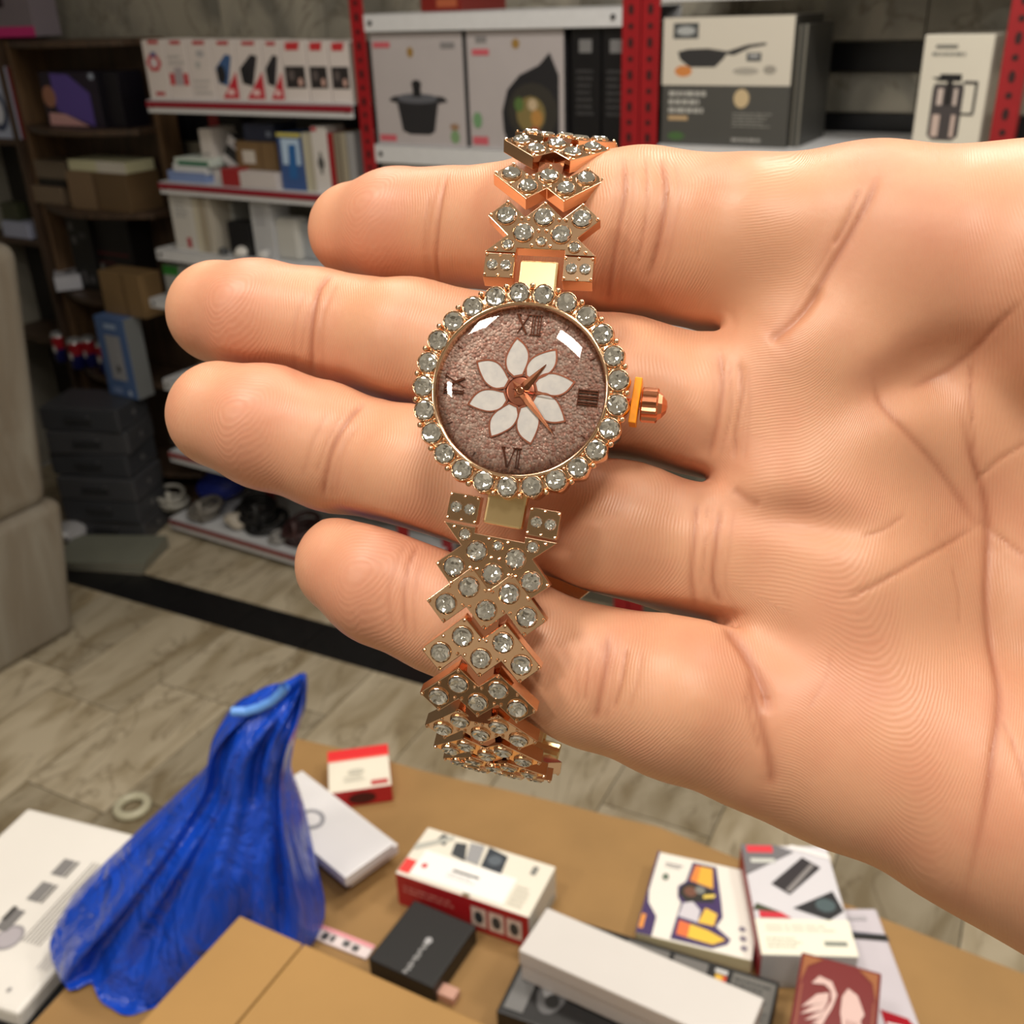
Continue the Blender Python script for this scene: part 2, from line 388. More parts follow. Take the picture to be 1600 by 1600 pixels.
wallbox('pan_box', 'grey edge of a second flat carton standing right of the frying pan carton', 'box', (1240, 38, 1256, 232), Z_RR, 0.19, (112, 110, 102), n=NF + 0.03, faces={'R': (60, 60, 58)}, prints=[('F', (60, 60, 58), (.3, 0, .75, 1))])
jb = wallbox('jug_box', 'white carton in clear wrap picturing a steel vacuum jug', 'box', (1440, 54, 1552, 236), Z_RR, 0.16, (216, 212, 200), rough=0.2, tilt=radians(-7),
        prints=[('F', (36, 36, 40), [(.30, .62), (.30, .68), (.62, .68), (.62, .62)]), ('F', (36, 36, 40), [(.18, .65), (.30, .62), (.30, .655)]),
                ('F', (74, 70, 72), [(.24, .60), (.66, .60), (.68, .56), (.68, .16), (.60, .12), (.30, .12), (.22, .16), (.22, .56)]),
                ('F', (198, 178, 170), (.27, .15, .38, .34)), ('F', (198, 178, 170), (.55, .15, .61, .34)), ('F', (200, 186, 180), (.30, .42, .38, .56)), ('F', (200, 186, 180), (.54, .42, .59, .56)),
                ('F', (40, 38, 40), (.42, .42, .50, .62)), ('F', (40, 40, 44), (.66, .60, .86, .625)), ('F', (40, 40, 44), (.83, .36, .87, .62)), ('F', (40, 40, 44), (.68, .34, .86, .36)),
                ('F', (120, 120, 116), (.18, .89, .5, .92))] + lines('F', (140, 140, 134), .14, .83, .7, .87, 1, rn, .7) + [('F', (150, 150, 140), (.56, .03, .9, .05)), ('F', (130, 140, 100), (.04, .03, .24, .05))])
wallbox('appliance_box', 'grey carton half hidden below the cookware shelf, above the index finger', 'box', (600, 250, 790, 330), 1.06, 0.26, (150, 148, 146), prints=[('F', (170, 90, 90), (.08, .80, .22, .88))])
wallbox('appliance_box', 'red carton on the top shelf, cut by the frame edge', 'box', (655, -50, 720, 12), Z_RT, 0.2, (120, 30, 24), prints=[('F', (170, 90, 60), (.4, .1, .9, .3))])
# --- gadget boxes, top left shelf
WHT = (212, 204, 202)
edges = [227, 261, 295, 333, 370, 411, 441, 480, 514, 548]
glabels = ['white gadget box with a red hexagon emblem, leftmost of the gadget row', 'white gadget box with a red bottle picture, second in the gadget row', 'white gadget box with faint grey print, third in the gadget row',
           'white box with blue and black device over a red flash', 'white box with black device over a red flash, middle of three', 'white box with black device over a thin red flash, right of three',
           'white box with black speaker square, left of three such', 'narrow white box with black speaker square, middle of three such', 'white box with black speaker square, rightmost of the gadget row']
for k in range(9):
    x0, x1 = edges[k], edges[k + 1]
    yt = 62 + (x0 - 227) * 0.012
    pr = [('F', (176, 40, 50), (.3, .93, .8, .99))]
    if k == 0: pr += [('F', (190, 60, 70), disc(.45, .62, .36, .16, 6)), ('F', (210, 200, 205), disc(.45, .62, .2, .09, 6)), ('F', (90, 100, 140), (.35, .72, .6, .8)), ('F', (180, 50, 60), (.3, .07, .75, .13))]
    if k == 1: pr += [('F', (190, 50, 62), (.05, .25, .28, .45)), ('F', (190, 50, 62), (.72, .25, .95, .45)), ('F', (168, 160, 166), (.3, .25, .7, .55))] + lines('F', (180, 176, 176), .1, .6, .9, .8, 2, rn)
    if k == 2: pr += [('F', (170, 168, 172), disc(.55, .78, .18, .06)), ('F', (176, 176, 176), disc(.4, .6, .12, .06))] + lines('F', (186, 182, 182), .1, .1, .9, .4, 3, rn)
    if 3 <= k <= 5:
        pr += [('F', (190, 40, 56), [(.25, .04), (.98, .04), (.98, .5)]), ('F', (226, 190, 190), [(.5, .1), (.8, .1), (.8, .2), (.5, .2)]),
               ('F', (40, 38, 44) if k != 3 else (60, 92, 140), [(.15, .30), (.55, .25), (.85, .75), (.6, .78), (.1, .55)]), ('F', (34, 34, 38), disc(.32, .45, .2, .16))]
    if k >= 6: pr += [('F', (44, 40, 42), (.08, .24, .92, .60)), ('F', (196, 160, 150), disc(.7, .34, .10, .07)), ('F', (92, 84, 84), disc(.35, .45, .13, .09)), ('F', (190, 50, 56), (.2, .86, .75, .98))]
    wallbox('gadget_box', glabels[k], 'box', (x0 + 1, yt, x1, 158), Z1, 0.12, WHT, group='gadget boxes on the top left shelf', prints=pr)
wallbox('gadget_box', 'dull grey box wedged beside the left red rack post', 'box', (549, 66, 560, 160), Z1, 0.14, (130, 122, 116))
# --- second shelf
def stackbox(name, label, px, z0, d, c, n=NF + 0.02, **kw): return wallbox(name, label, 'box', px, z0, d, c, n=n, **kw)
zz = Z2
b1 = stackbox('flat_box', 'flat blue box at the bottom of a small pile on the red-edged shelf', (262, 268, 322, 282), Z2, .14, (120, 140, 186)); h1 = b1.dimensions[2]
stackbox('flat_box', 'flat white box in the middle of the small pile', (270, 257, 322, 268), Z2 + .024, .13, (198, 202, 208))
stackbox('flat_box', 'flat green and white box topping the small pile', (272, 248, 328, 257), Z2 + .046, .12, (196, 206, 200), prints=[('F', (50, 110, 84), (.1, .1, .95, .7))])
stackbox('slim_box', 'slim white box standing behind the tilted black box', (315, 202, 334, 280), Z2, .10, (196, 190, 186), n=NF + .05, prints=lines('F', (150, 146, 146), .1, .1, .9, .6, 6, rn))
tb = carton('tilted_box', 'black and white box leaning over on the red-edged shelf', 'box', wallM(S_at(356, 232, NF + .06), NF + .10, Z2 + .04) @ Matrix.Rotation(radians(32), 4, 'Y'), .085, .07, .085, (34, 34, 36),
            prints=[('F', (196, 194, 198), (0, .66, 1, 1)), ('F', (188, 186, 188), (0, 0, 1, .28)), ('F', (70, 80, 110), (.3, .74, .7, .9))])
stackbox('small_red_box', 'small red box lying in front of the brown parcel', (345, 264, 373, 284), Z2, .05, (150, 40, 44), n=NF + .005)
pb = stackbox('parcel', 'small brown cardboard parcel with a white label', (370, 222, 432, 276), Z2, .14, (118, 94, 64), n=NF + .05, prints=[('F', (196, 190, 182), (.16, .50, .48, .80)), ('F', (96, 74, 50), (.62, 0, .66, 1))])
stackbox('navy_box', 'dark blue box sitting on the brown parcel', (380, 194, 428, 222), Z2 + pb.dimensions[2], .10, (44, 50, 72), n=NF + .06, prints=[('F', (120, 130, 150), (.75, .3, .9, .6))])
stackbox('white_slab', 'low white carton lying in front of the brown parcel', (374, 270, 432, 290), Z2, .04, (196, 190, 190), n=NF + .004)
stackbox('phone_box', 'blue box with yellow top edge and a blue device picture', (436, 208, 474, 288), Z2, .10, (56, 84, 138), prints=[('F', (176, 200, 226), (.15, .45, .9, .9)), ('F', (40, 96, 160), [(.35, .2), (.7, .2), (.75, .8), (.45, .8)]), ('F', (190, 180, 90), (0, .93, 1, 1))])
for x0, x1, c, lab in ((475, 482, (186, 182, 160), 'thin cream box next to the blue device box'), (482, 490, (172, 166, 150), 'thin beige box left of the white watch box'),
                       (514, 522, (150, 26, 34), 'thin red box right of the white watch box'), (523, 533, (130, 120, 104), 'thin brown box beside the thin red box'),
                       (534, 543, (156, 148, 130), 'thin tan box between brown and grey ones'), (544, 556, (150, 150, 152), 'thin grey box by the left red rack post')):
    stackbox('thin_box', lab, (x0, 208, x1, 296), Z2, .10, c, group='thin boxes on the red-edged shelf')
stackbox('watch_box', 'white box picturing a black watch on the red-edged shelf', (489, 198, 513, 292), Z2, .08, (206, 202, 200), prints=[('F', (60, 60, 62), disc(.5, .45, .22, .1)), ('F', (96, 96, 96), (.42, .28, .58, .62)), ('F', (180, 60, 70), (.05, .93, .4, .99))])
# --- third shelf
stackbox('cable_box', 'tall white box with a red mark on the plain white shelf', (269, 304, 303, 386), Z3, .10, (196, 194, 190), prints=[('F', (168, 60, 70), (.55, .06, .75, .24))] + lines('F', (168, 168, 168), .2, .6, .8, .95, 5, rn))
for x0, x1, c, lab in ((304, 312, (190, 184, 166), 'thin cream box right of the tall white box'), (313, 322, (160, 150, 132), 'thin tan box right of the cream one'), (323, 332, (178, 172, 160), 'thin pale box left of the black speaker')):
    stackbox('thin_box', lab, (x0, 310, x1, 390), Z3, .10, c, group='thin boxes on the plain white shelf')
stackbox('charger_box', 'grey white box standing behind the black speaker', (334, 316, 368, 392), Z3, .08, (164, 166, 164), n=NF + .10)
stackbox('charger_box', 'white box standing right of the black speaker', (394, 316, 426, 398), Z3, .08, (180, 182, 186), n=NF + .03, prints=lines('F', (150, 150, 156), .2, .6, .8, .95, 4, rn))
sp = stackbox('speaker', 'small black cube speaker on the plain white shelf', (357, 348, 392, 392), Z3, .05, (24, 24, 27), n=NF + .03); sp['category'] = 'speaker'
stackbox('pouch', 'white soft pouch near the index fingertip', (430, 342, 466, 404), Z3, .06, (188, 188, 184), n=NF + .04, bevel=.012)
stackbox('pouch', 'pale grey pouch cut off by the index fingertip', (467, 350, 496, 410), Z3, .06, (160, 164, 168), n=NF + .06, bevel=.012)
def lump(name, label, cat, P, r, col, seed, flat=0.7, sub=3, amp=.35, rough=.5):
    bm = bmesh.new(); bmesh.ops.create_icosphere(bm, subdivisions=sub, radius=1)
    q = random.Random(seed); ph = [[q.uniform(0, 6) for _ in range(3)] for _ in range(5)]; fr = [[q.uniform(-4, 4) for _ in range(3)] for _ in range(5)]
    for v in bm.verts:
        a = sum(sin(fr[i][0] * v.co.x + fr[i][1] * v.co.y + fr[i][2] * v.co.z + ph[i][0]) for i in range(5)) / 5
        v.co *= 1 + amp * a
    lo = min(v.co.z for v in bm.verts)
    for v in bm.verts: v.co = Vector((v.co.x * r, v.co.y * r, (v.co.z - lo) * r * flat))
    me = bpy.data.meshes.new(name); bm.to_mesh(me); bm.free(); me.materials.append(paint(col, rough, noise=.15, scale=20))
    o = link(name, me); o.location = P; tag(o, label, cat); return o
lump('crumpled_wrapper', 'crumpled white wrapper lying before the black speaker', 'wrapper', W(S_at(376, 384, NF + .025), NF + .025, Z3), .022, (206, 204, 200), 3)
lump('crumpled_wrapper', 'crumpled white wrapper between the white box and pouch', 'wrapper', W(S_at(412, 392, NF + .02), NF + .02, Z3), .018, (196, 196, 196), 5)
lump('crumpled_wrapper', 'dark crumpled wrapper left of the black speaker', 'wrapper', W(S_at(348, 386, NF + .02), NF + .02, Z3), .016, (70, 72, 74), 8)
def coil(label, P, R, r, col, seed, n=4):
    q = random.Random(seed); g = G(); n1, n2 = 20, 6
    for k in range(n):
        T = Matrix.Translation((q.uniform(-.3, .3) * R, q.uniform(-.3, .3) * R, r + 1.4 * r * k)) @ Matrix.Rotation(q.uniform(-.25, .25), 4, 'X') @ Matrix.Rotation(q.uniform(-.25, .25), 4, 'Y'); Rk = R * q.uniform(.75, 1.05)
        g.add([T @ Vector(((Rk + r * cos(b)) * cos(a), (Rk + r * cos(b)) * sin(a), r * sin(b))) for a in [2 * pi * i / n1 for i in range(n1)] for b in [2 * pi * j / n2 for j in range(n2)]],
              [(i * n2 + j, ((i + 1) % n1) * n2 + j, ((i + 1) % n1) * n2 + (j + 1) % n2, i * n2 + (j + 1) % n2) for i in range(n1) for j in range(n2)])
    g.tube((0, -R * 1.05, 0), (0, -R * 1.05, 2.4 * r * n), r * 1.2, seg=6)
    lo_ = min(v[2] for v in g.v); g.v = [(x, y, z - lo_) for x, y, z in g.v]
    o = g.obj('cable_coil', [paint(col, .5)], None, Matrix.Translation(P), smooth=True); tag(o, label, 'cable'); return o
# --- lowest shelves
stackbox('flat_box', 'flat dark box on the shelf behind the grey cases', (268, 690, 330, 706), Z5, .2, (60, 58, 58), n=NF + .05)
coil('white tangled coil on the lowest shelf at its left end', W(S_at(276, 800, NF + .08), NF + .08, Z6), .05, .05 * .16, (170, 168, 160), 11)
coil('grey coil of cable in the middle of the lowest shelf', W(S_at(322, 805, NF + .07), NF + .07, Z6), .055, .055 * .16, (120, 116, 110), 12)
lump('plastic_clump', 'whitish plastic clump right of the grey coil', 'plastic clump', W(S_at(372, 822, NF + .06), NF + .06, Z6), .045, (176, 168, 156), 13)
lump('plastic_bag', 'blue plastic bag showing dimly on the lowest shelf', 'bag', W(S_at(350, 770, NF + .22), NF + .22, Z6), .09, (24, 40, 130), 14)
coil('black clump of wires on the lowest shelf', W(S_at(412, 822, NF + .12), NF + .12, Z6), .07, .07 * .16, (20, 20, 22), 15)
coil('pale twisted cable piece near the little fingertip', W(S_at(436, 845, NF + .05), NF + .05, Z6), .03, .03 * .16, (150, 148, 146), 16)
coil('dark red clump beside the pale cable on the lowest shelf', W(S_at(470, 850, NF + .09), NF + .09, Z6), .06, .06 * .16, (58, 34, 34), 17)
# ================================================================ dark left corner
M_oak = wood('dark_oak', (80, 61, 44), (114, 88, 62)); M_oakd = wood('darker_oak', (56, 43, 33), (78, 60, 46))
CS_N = 2.36
cs0, cs1 = S_at(36, 200, CS_N), S_at(222, 200, CS_N); cw = cs1 - cs0
root = empty('corner_shelf', wallM((cs0 + cs1) / 2, CS_N, 0)); tag(root, 'dark brown wooden shelf unit with curved shelves in the left corner', 'shelf unit')
ztop = Z_at(120, 62, CS_N)
G().box(-cw / 2, 0, 0, -cw / 2 + .02, .15, ztop).obj('side_panel', [M_oak], root, bevel=.002)
G().box(cw / 2 - .02, .07, 0, cw / 2, .15, ztop).obj('side_panel', [M_oak], root, bevel=.002)
G().box(-cw / 2 + .02, .135, 0, cw / 2 - .02, .15, ztop).obj('back_panel', [M_oakd], root)
CZ = [ztop] + [Z_at(125, y, CS_N) for y in (198, 322, 452, 566, 690)] + [.08]
def curved(w, bulge, d, z0, z1):
    pts = [(-w / 2, d), (-w / 2, 0)] + [(-w / 2 + w * t, -bulge * sin(pi * t)) for t in [i / 12 for i in range(1, 12)]] + [(w / 2, 0), (w / 2, d)]
    return G().prism(pts, z0, z1)
for z in CZ: curved(cw - .041, .09, .134, z - .02, z).obj('shelf_board', [M_oakd], root, bevel=.002)
def cbox(name, label, px, z0, d, c, n=CS_N + .02, cat='box', **kw): return wallbox(name, label, cat, px, z0, d, c, n=n, **kw)
cbox('tablet_box', 'dark box picturing a purple tablet on the corner unit', (68, 112, 156, 202), CZ[1], .09, (30, 22, 40), n=CS_N - .02, faces={'R': (14, 12, 22)},
     prints=[('F', (88, 70, 150), [(.22, .30), (.85, .03), (.85, .62), (.52, .95), (.2, .97)]), ('F', (150, 104, 84), disc(.12, .55, .12, .2)), ('F', (196, 150, 150), [(.04, .03), (.75, .03), (.35, .24), (.06, .26)]), ('F', (150, 160, 180), disc(.93, .92, .05, .06))])
cbox('display_box', 'nearly black box right of the purple tablet box', (157, 112, 190, 204), CZ[1], .10, (16, 13, 24), n=CS_N + .0)
fb = cbox('carton', 'brown carton lower right on the second corner shelf', (108, 270, 200, 328), CZ[2], .14, (98, 78, 54), n=CS_N - .03, cat='carton', prints=[('F', (122, 100, 76), (0, .0, .45, 1)), ('F', (86, 66, 46), (.45, 0, .5, 1))])
cbox('flat_box', 'pale yellow flat box lying on the brown carton', (107, 252, 196, 269), CZ[2] + fb.dimensions[2], .12, (196, 194, 160), n=CS_N - .02, prints=[('F', (200, 196, 186), (.5, 0, 1, 1))])
gb = cbox('carton', 'small grey brown carton left of the brown carton', (52, 292, 98, 328), CZ[2], .12, (116, 100, 82), n=CS_N - .01, cat='carton')
gb2 = cbox('flat_box', 'black flat box on the small grey brown carton', (60, 279, 102, 291), CZ[2] + gb.dimensions[2], .1, (18, 16, 15), n=CS_N + .0)
cbox('flat_box', 'grey brown flat box topping the left pile on the corner unit', (54, 252, 106, 276), CZ[2] + gb.dimensions[2] + gb2.dimensions[2], .1, (104, 92, 78), n=CS_N - .005)
bs = cbox('speaker', 'tall black boxed speaker with faint white marks on the corner unit', (112, 338, 146, 452), CZ[3], .1, (18, 17, 17), n=CS_N + .01, cat='speaker', prints=[('F', (90, 90, 92), (.1, .80, .3, .9)), ('F', (86, 86, 88), (.15, .62, .35, .72)), ('F', (60, 60, 62), (.5, .7, .8, .78)), ('F', (84, 84, 86), (.3, .08, .5, .26)), ('F', (70, 70, 72), (.6, .1, .85, .2))])
cbox('dark_box', 'black box with thin red lines on the corner unit', (150, 340, 206, 448), CZ[3], .1, (16, 14, 14), n=CS_N + .03, prints=[('F', (84, 26, 32), (.05, .50, .9, .53)), ('F', (74, 24, 28), (.05, .38, .5, .41))])
carton('white_box', 'white box slanting forward on the third corner shelf', 'box', wallM(S_at(86, 425, CS_N - .03), CS_N + .02, CZ[3] + .006) @ Matrix.Rotation(radians(-38), 4, 'Z'), .20, .09, .05, (176, 178, 188), prints=[('F', (130, 134, 150), (.2, .3, .5, .7)), ('T', (60, 60, 66), disc(.62, .55, .12, .2))])
# soda cans
can_mats = [paint((150, 20, 34), .3), paint((24, 28, 92), .3), paint((190, 192, 196), .25, .6), paint((210, 206, 206), .4)]
def can(px, label, n):
    P = onn(px, 560, n); r = .026; h = .115
    g = G(); g.lathe([(1e-5, 0), (r * .8, 0), (r, .006), (r, h * .48)], 18, 1); g.lathe([(r, h * .48), (r, h * .88)], 18, 0); g.lathe([(r, h * .88), (r * .82, h), (r * .78, h - .002), (1e-5, h - .003)], 18, 2)
    o = g.obj('soda_can', can_mats, None, wallM(float(P @ DW), n, CZ[4]), smooth=True); tag(o, label, 'can', 'red and blue soda cans')
    e = G(); e.add([(r * 1.01 * cos(t) , r * 1.01 * sin(t), z) for z in (h * .36, h * .58) for t in [radians(a) for a in (-125, -112, -98, -84, -70)]], [(i, i + 1, i + 6, i + 5) for i in range(4)]); e.obj('emblem', [can_mats[3]], o)
    G().box(-.005, -.010, h - .003, .005, .006, h - .001).obj('pull_tab', [can_mats[2]], o)
can(98, 'soda can, leftmost of the row of red and blue cans', CS_N - .02); can(121, 'soda can, second from left in the row', CS_N - .05)
can(143, 'soda can, third from left in the row', CS_N - .01); can(164, 'soda can, rightmost of the row of red and blue cans', CS_N - .03)
stick = G().tube((0, 0, 0), (.05, .03, .60), .008, .006, 10).obj('metal_rod', [paint((120, 118, 116), .35, .6)], None, wallM(S_at(166, 560, CS_N - .10), CS_N - .10, .36)); tag(stick, 'thin grey metal rod leaning before the corner unit', 'rod')
# left neighbour: dark cabinet cut by the frame
ln = CS_N - .02
lc = empty('side_cabinet', wallM(cs0 - .2, ln, 0)); tag(lc, 'dark cabinet at the far left edge, mostly out of frame', 'cabinet')
G().box(.165, 0, 0, .185, .2, 1.66).obj('side_panel', [M_oakd], lc); G().box(-.2, .18, 0, .165, .2, 1.66).obj('back_panel', [paint((20, 17, 15), .7)], lc)
for y in (58, 218, 372, 520):
    z = Z_at(20, y, ln); G().box(-.2, 0, z - .02, .165, .18, z).obj('shelf_board', [M_oakd], lc)
wallbox('toy_box', 'box with a magenta bottom band at the top left corner', 'box', (-60, -60, 44, 57), Z_at(20, 58, ln), .1, (120, 112, 122), n=ln + .01, prints=[('F', (196, 40, 120), (0, 0, 1, .14)), ('F', (40, 20, 34), (.3, .4, .62, 1))])
wallbox('lamp_box', 'bluish white box with a red edge at the far left', 'box', (-50, 104, 22, 216), Z_at(20, 218, ln), .1, (168, 178, 204), n=ln + .01, faces={'R': (110, 24, 30)}, prints=[('F', (60, 70, 100), disc(.6, .4, .22, .3)), ('F', (200, 206, 220), disc(.6, .4, .14, .2))])
wallbox('flat_box', 'small pale blue flat box on the dark cabinet above the covered chair', 'box', (4, 348, 44, 370), Z_at(20, 372, ln), .08, (160, 166, 190), n=ln + .01)
wallbox('jar', 'dull green jar box on the dark cabinet', 'box', (2, 318, 26, 347), Z_at(20, 372, ln) + .055, .05, (58, 62, 44), n=ln + .03)
# stacked grey cases (seen corner on)
Pf = onz(232, 850, 0); sf, nf = float(Pf @ DW), float(Pf @ NW)
Mc = wallM(sf, nf, 0) @ Matrix.Rotation(radians(22), 4, 'Z')
CWd, CDp = .30, .20
htot = None
for z in np.linspace(.3, 1.1, 161):
    v = np.array(Pf) + np.array([0, 0, z]) - CP; yy = 800 - F * (v @ UP) / (v @ FW)
    if yy < 640 and htot is None: htot = z
htot = float(htot)
ncase = 6; hc = htot / ncase
for k in range(ncase):
    q = random.Random(40 + k); j = (q.uniform(-.012, .012), q.uniform(-.012, .012))
    M = Mc @ Matrix.Translation((-CWd / 2 + j[0], CDp / 2 + j[1], k * hc)) @ Matrix.Rotation(q.uniform(-.05, .05), 4, 'Z')
    pos = ['bottom one of the stack on the floor', 'second from the bottom of the stack', 'third from the bottom of the stack', 'third from the top of the stack', 'second from the top of the stack', 'topmost of the stack, under the blue box'][k]
    c = carton('equipment_case', 'dark grey plastic case, ' + pos, 'case', M, CWd, CDp, hc - .002, (66, 67, 71) if k % 2 == 0 else (58, 60, 65), group='stacked dark grey cases', bevel=.006, rough=.4,
               prints=[('F', (128, 128, 130), disc(.62, .55, .03, .12)), ('R', (110, 110, 112), disc(.5, .5, .05, .12)), ('R', (84, 84, 86), (.1, .15, .9, .19))])
    G().box(-.05, -CDp / 2 - .008, hc * .35, .05, -CDp / 2, hc * .62).obj('latch', [paint((46, 47, 50), .4)], c, bevel=.002)
blb = carton('router_box', 'blue box with a pale panel standing on the grey cases', 'box', Mc @ Matrix.Translation((-.03, .15, htot)) @ Matrix.Rotation(radians(-22), 4, 'Z'), .15, .07, .285, (78, 104, 150), faces={'R': (110, 114, 116)},
             prints=[('F', (150, 152, 158), (.25, .22, .75, .78)), ('F', (60, 62, 66), disc(.52, .36, .06, .05)), ('F', (150, 170, 200), (.3, .86, .7, .92)), ('F', (176, 190, 210), disc(.75, .07, .06, .035)), ('F', (120, 140, 180), (.2, .04, .5, .12))])
cb = carton('carton', 'plain brown carton standing on the blue box', 'carton', Mc @ Matrix.Translation((.03, .18, htot + .2862)) @ Matrix.Rotation(radians(-22), 4, 'Z'), .20, .09, .145, (124, 100, 68), prints=[('F', (104, 82, 54), (.55, 0, .62, 1))])
carton('small_box', 'small grey box with a green top beside the brown carton', 'box', wallM(S_at(270, 440, NF + .02), NF + .06, Z3 - .165) , .07, .08, .11, (150, 152, 150), prints=[('F', (50, 120, 50), (0, .72, 1, 1))])
shelf(-2.72, LE, Z3 - .166, 'white shelf end hidden by the middle fingertip', lip=.03)
lump('crumpled_bag', 'crumpled white plastic bag on the floor by the grey cases', 'bag', onz(112, 846, 0), .06, (168, 168, 172), 21, rough=.3)
for k in range(4):
    M = wallM(*(lambda P: (float(P @ DW), float(P @ NW)))(onz(175, 872, 0)), .0005 + k * .010) @ Matrix.Rotation(radians(20 + 2 * k), 4, 'Z')
    carton('flattened_box', ['flattened grey carton at the bottom of the floor pile', 'flattened carton, second from the bottom of the floor pile', 'flattened carton, second from the top of the floor pile', 'flattened grey carton topping the pile on the floor'][k], 'carton', M, .34, .20, .009, (128 - 6 * (k % 2), 124, 112), group='flattened cartons on the floor', bevel=.001)
# covered armchair
def onS(x, y, s): d = ray(x, y); return CP + d * s / (d @ DW)
M_cov = None
def cover_mat():
    m, nt, b = newmat('wrap_cover'); N = nt.nodes.new; L = nt.links.new
    tc = N('ShaderNodeTexCoord'); n = N('ShaderNodeTexNoise'); n.inputs['Scale'].default_value = 5; n.inputs['Detail'].default_value = 4; n.inputs['Distortion'].default_value = 1
    mp = N('ShaderNodeMapping'); mp.inputs['Scale'].default_value = (1, 1, .35); L(tc.outputs['Object'], mp.inputs[0]); L(mp.outputs[0], n.inputs[0])
    r = N('ShaderNodeValToRGB'); r.color_ramp.elements[0].color = (*lin((132, 122, 108)), 1); r.color_ramp.elements[1].color = (*lin((156, 151, 140)), 1)
    r.color_ramp.elements[0].position = .35; r.color_ramp.elements[1].position = .6
    L(n.outputs[0], r.inputs[0]); L(r.outputs[0], b.inputs['Base Color']); b.inputs['Roughness'].default_value = .38
    bp = N('ShaderNodeBump'); bp.inputs['Strength'].default_value = .5; bp.inputs['Distance'].default_value = .02; L(n.outputs[0], bp.inputs['Height']); L(bp.outputs[0], b.inputs['Normal'])
    return m
M_cov = cover_mat()
SE = -2.60
zb = float(onS(100, 778, SE)[2]); zu = float(onS(20, 380, SE)[2])
nb0, nb1 = float(onS(116, 970, SE) @ NW), float(onS(104, 790, SE) @ NW); nu0, nu1 = float(onS(82, 765, SE) @ NW), float(onS(43, 400, SE) @ NW)
ch = empty('covered_armchair', wallM(SE - .3, (nb1 + .8) / 2, 0)); tag(ch, 'grey armchair under a wrinkled plastic cover at the left edge', 'armchair')
def rbox(x0, y0, z0, x1, y1, z1, bev, name, parent, mat, taper=0):
    g = G(); g.box(x0, y0, z0, x1, y1, z1)
    if taper: g.v = [(x, y - (taper * (z - z0) if y == y1 else 0), z) for x, y, z in g.v]
    o = g.obj(name, [mat], parent, smooth=True); addbevel(o, bev, 5); return o
cy = (nb1 + .8) / 2
rbox(-.35, .75 - cy, 0.0, .30, nb0 - cy, zb, .035, 'seat_block', ch, M_cov, taper=(nb0 - nb1) / zb)
rbox(-.35, .80 - cy, zb - .01, .285, nu0 - cy, zu, .05, 'backrest', ch, M_cov, taper=(nu0 - nu1) / (zu - zb))
# ================================================================ display table with goods
ZT = 0.92
CARD = (146, 112, 66)
M_card = paint(CARD, .75, noise=.07, scale=12, bump=.12, bscale=25)
Pa, Pb = onz(590, 1185, ZT), onz(1060, 1300, ZT)
ux = (Pb - Pa); ux[2] = 0; ux /= np.linalg.norm(ux); uy = np.array([-ux[1], ux[0], 0])
Pl = onz(452, 1150, ZT); Pl = Pa + ux * ((Pl - Pa) @ ux)
tbl = empty('display_table', frame(np.array([Pl[0], Pl[1], 0]), ux, uy, (0, 0, 1))); tag(tbl, 'table covered with a cardboard sheet, standing in front of the camera', 'table')
TWd, TDp = 1.10, 0.75
M_tw = wood('table_wood', (84, 64, 46), (120, 94, 66))
def tloc(px, py): d = onz(px, py, ZT) - Pl; return float(d @ ux), float(d @ uy)
c1, c2 = tloc(1030, 1293), tloc(1600, 1522)      # the back right corner is cut off at a slant
sl = (c2[1] - c1[1]) / (c2[0] - c1[0]); ye = c1[1] + sl * (TWd - c1[0])
TOPO = [(0, -TDp), (TWd, -TDp), (TWd, ye), (c1[0], 0), (0, 0)]
G().prism(TOPO, ZT - .034, ZT - .0045).obj('table_top', [M_tw], tbl, bevel=.003)
for x, y in ((.03, -TDp + .03), (TWd - .07, -TDp + .03), (.03, -.07), (c1[0] - .06, -.07), (TWd - .07, ye - .07)): G().box(x, y, 0, x + .04, y + .04, ZT - .034).obj('leg', [M_tw], tbl, bevel=.002)
G().box(.05, -TDp + .05, ZT - .10, TWd - .05, -TDp + .07, ZT - .034).obj('apron', [M_tw], tbl); G().box(.05, -.07, ZT - .10, c1[0] - .05, -.05, ZT - .034).obj('apron', [M_tw], tbl)
q = random.Random(5); out = []
for (x0, y0), (x1, y1) in zip(TOPO, TOPO[1:] + TOPO[:1]):
    for i in range(8): t = i / 8; out.append((x0 + (x1 - x0) * t + q.uniform(-.002, .002), y0 + (y1 - y0) * t + q.uniform(-.002, .002)))
sh = G().prism(out, -.0045, 0).obj('cardboard_sheet', [M_card], None, frame(np.array([Pl[0], Pl[1], ZT]), ux, uy, (0, 0, 1))); tag(sh, 'large flat cardboard sheet covering the table under the goods', 'cardboard')

